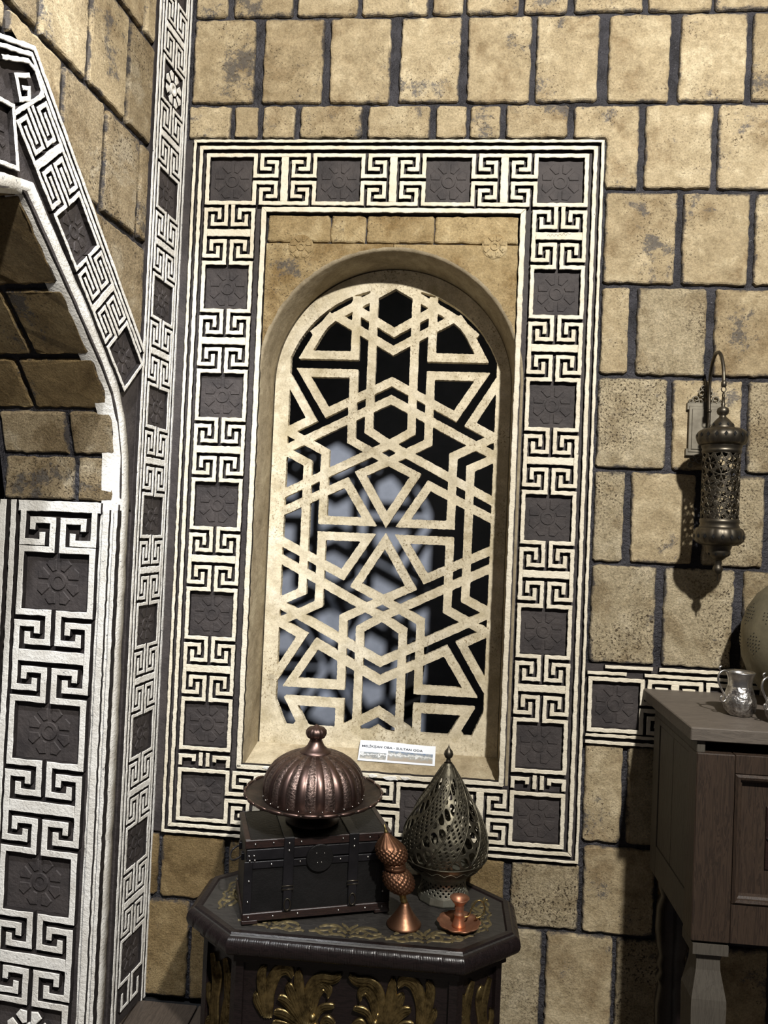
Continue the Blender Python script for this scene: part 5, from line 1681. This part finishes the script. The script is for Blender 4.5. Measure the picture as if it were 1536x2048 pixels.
def leg_front(x, y):
    prof = [(0.0355, 0.462), (0.0355, 0.441), (0.0265, 0.438), (0.0235, 0.425), (0.0245, 0.405), (0.030, 0.375), (0.0345, 0.350), (0.0350, 0.335), (0.0325, 0.20), (0.028, 0.06), (0.031, 0.0)]
    vs = []; fs = []
    for r, z in prof:
        vs += [(-r, -r, z), (r, -r, z), (r, r, z), (-r, r, z)]
    n = len(prof)
    for k in range(n - 1):
        for i in range(4):
            j = (i + 1) % 4
            fs.append((k * 4 + j, k * 4 + i, (k + 1) * 4 + i, (k + 1) * 4 + j))
    fs += [(0, 1, 2, 3), tuple((n - 1) * 4 + i for i in (3, 2, 1, 0))]
    Mesh().add(vs, fs).obj('leg', 'cabinet_wood_side', cab, Matrix.Translation((x - ox, y - oy, 0)))
leg_front(0.7525, -0.3625); leg_front(X1 - 0.0395, -0.3625)
def leg_back(x, y):
    M = Mesh(); M.lathe([(0.030, 0.0), (0.034, 0.03), (0.024, 0.06), (0.033, 0.10), (0.036, 0.17), (0.030, 0.22), (0.036, 0.235), (0.028, 0.25), (0.035, 0.27), (0.030, 0.29), (0.037, 0.31), (0.040, 0.35), (0.038, 0.40), (0.030, 0.43), (0.036, 0.445), (0.036, 0.476)], 28)
    M.obj('leg', 'table_wood', cab, Matrix.Translation((x - ox, y - oy, 0)))
leg_back(0.760, -0.115); leg_back(X1 - 0.06, -0.115)
M = Mesh(); M.prism([(-0.06, 0.0), (0.06, 0.0), (0.05, -0.03), (0.02, -0.045), (-0.02, -0.045), (-0.05, -0.03)], -0.004, 0.004, 0.001, back=True)

# ================================================================== MUGS AND PIERCED VESSEL ON THE CABINET
def mug(loc, rz, label):
    t = thing('silver_mug', label, 'mug', loc, rz, 'silver mugs on the cabinet')
    M = Mesh(); M.lathe([(0.0235, 0.0), (0.026, 0.002), (0.0325, 0.012), (0.0350, 0.024), (0.0340, 0.036), (0.0290, 0.052), (0.0253, 0.064)], 40, cap1=False); M.obj('belly', 'silver_chased', t)
    M = Mesh(); M.lathe([(0.0253, 0.064), (0.0248, 0.072), (0.0262, 0.082), (0.0300, 0.092), (0.0312, 0.0955), (0.0300, 0.0965), (0.0262, 0.090), (0.0238, 0.078), (0.0235, 0.060), (0.028, 0.040), (0.030, 0.020), (0.0, 0.006)], 40, cap0=False, cap1=False); M.obj('neck', 'silver', t)
    M = Mesh(); M.tube(spline([(-0.026, 0, 0.090), (-0.037, 0, 0.098), (-0.050, 0, 0.093), (-0.054, 0, 0.078), (-0.047, 0, 0.060), (-0.037, 0, 0.044), (-0.033, 0, 0.034)], 6), 0.0024, 8)
    M.tube(spline([(-0.033, 0, 0.034), (-0.040, 0, 0.029), (-0.047, 0, 0.034), (-0.046, 0, 0.041), (-0.041, 0, 0.039)], 5), 0.0019, 6)
    M.tube(spline([(-0.047, 0, 0.096), (-0.052, 0, 0.104), (-0.046, 0, 0.108)], 4), 0.002, 6)
    M.obj('handle', 'silver', t)
    return t
mug((0.844, -0.262, 0.9035), 0.25, 'chased silver mug with scroll handle nearest the cabinet corner')
mug((0.912, -0.318, 0.9035), 0.35, 'chased silver mug cut off by the right picture edge')

ves = thing('pierced_vessel', 'round olive brass vessel pierced with dots, behind the silver mugs', 'vessel', (1.014, -0.145, 0.9035))
vp = [(0.050, 0.0), (0.056, 0.004), (0.054, 0.014), (0.078, 0.036), (0.104, 0.072), (0.119, 0.110), (0.1245, 0.150), (0.121, 0.190), (0.109, 0.228), (0.088, 0.262), (0.060, 0.288), (0.034, 0.302), (0.026, 0.318), (0.030, 0.334)]
M = Mesh(); M.lathe(vp, 64); M.obj('shell', 'vessel_brass', ves)
vz = [p[1] for p in vp]; vr = [p[0] for p in vp]
M = Mesh()
for row, zc in ((0, 0.150), (1, 0.215)):
    for k in range(10):
        a = 2 * PI * (k + 0.5 * row) / 10 + 0.35
        for (dz, da, ) in [(d1, d2) for d1 in (-.024, -.016, -.008, 0, .008, .016, .024) for d2 in (-.018, -.009, 0, .009, .018) if abs(d1) + abs(d2) < 0.032]:
            z = zc + dz; r = float(np.interp(z, vz, vr)) + 0.0003
            aa = a + da / r
            F = Matrix.Rotation(aa, 4, 'Z') @ Matrix.Translation((r, 0, z)) @ Matrix.Rotation(PI / 2 - (0.5 if row else 0.05), 4, 'Y')
            M.prism([(0.0014 * math.cos(q), 0.0014 * math.sin(q)) for q in np.linspace(0, 2 * PI, 7)[:-1]], -0.0005, 0.0005, 0.0, F)
M.obj('pierced_dots', 'hole_black', ves)

# ================================================================== PLANK BEHIND THE SCREEN, PLANT BEYOND THE ARCH
pl = Mesh(); pl.box(-0.024, 0.024, -0.012, 0.012, 0.0, 0.935, 0.002)
o = pl.obj('leaning_plank', 'recess_black', None, Matrix.Translation((0.030, 0.40, 0.0)) @ Matrix.Rotation(0.085, 4, 'Y'))
tag(o, 'dark plank standing behind the window screen', 'plank')
plant = thing('potted_plant', 'dark green long leaved potted plant beyond the archway pillar', 'plant', (-1.285, -0.300, 0.0))
M = Mesh(); M.lathe([(0.075, 0.0), (0.08, 0.01), (0.10, 0.17), (0.11, 0.18), (0.11, 0.21), (0.10, 0.21), (0.095, 0.18), (0.0, 0.175)], 28, cap1=False); M.obj('pot', 'clay', plant)
M = Mesh(); M.tube(spline([(0, 0, 0.17), (0.01, 0.0, 0.5), (-0.01, 0.01, 0.9), (0.0, 0.0, 1.30)], 6), [0.014 - 0.0004 * k for k in range(19)], 8); M.obj('stem', 'clay', plant)
prn = random.Random(4)
for k in range(22):
    a = 2 * PI * k * 0.381; z0 = 0.60 + 0.034 * k
    L = prn.uniform(0.24, 0.315)
    pts = [(0.0, 0.0), (L * 0.35, 0.16), (L * 0.7, 0.14), (L, -0.04 - prn.uniform(0, 0.1))]
    P = spline([(p[0], 0.0, p[1]) for p in pts], 5)
    vs = []; fs = []
    for i, p in enumerate(P):
        t = i / (len(P) - 1); w = 0.026 * math.sin(PI * min(1, 0.08 + 0.92 * t)) + 0.001
        vs += [(p[0], -w, p[2] + 0.006), (p[0], 0, p[2]), (p[0], w, p[2] + 0.006), (p[0], 0, p[2] - 0.002)]
    for i in range(len(P) - 1):
        for j in range(4):
            fs.append((i * 4 + j, i * 4 + (j + 1) % 4, (i + 1) * 4 + (j + 1) % 4, (i + 1) * 4 + j))
    Mesh().add(vs, fs, None, True).obj('leaf', 'leaf_green', plant, Matrix.Translation((0, 0, z0)) @ Matrix.Rotation(a, 4, 'Z'))
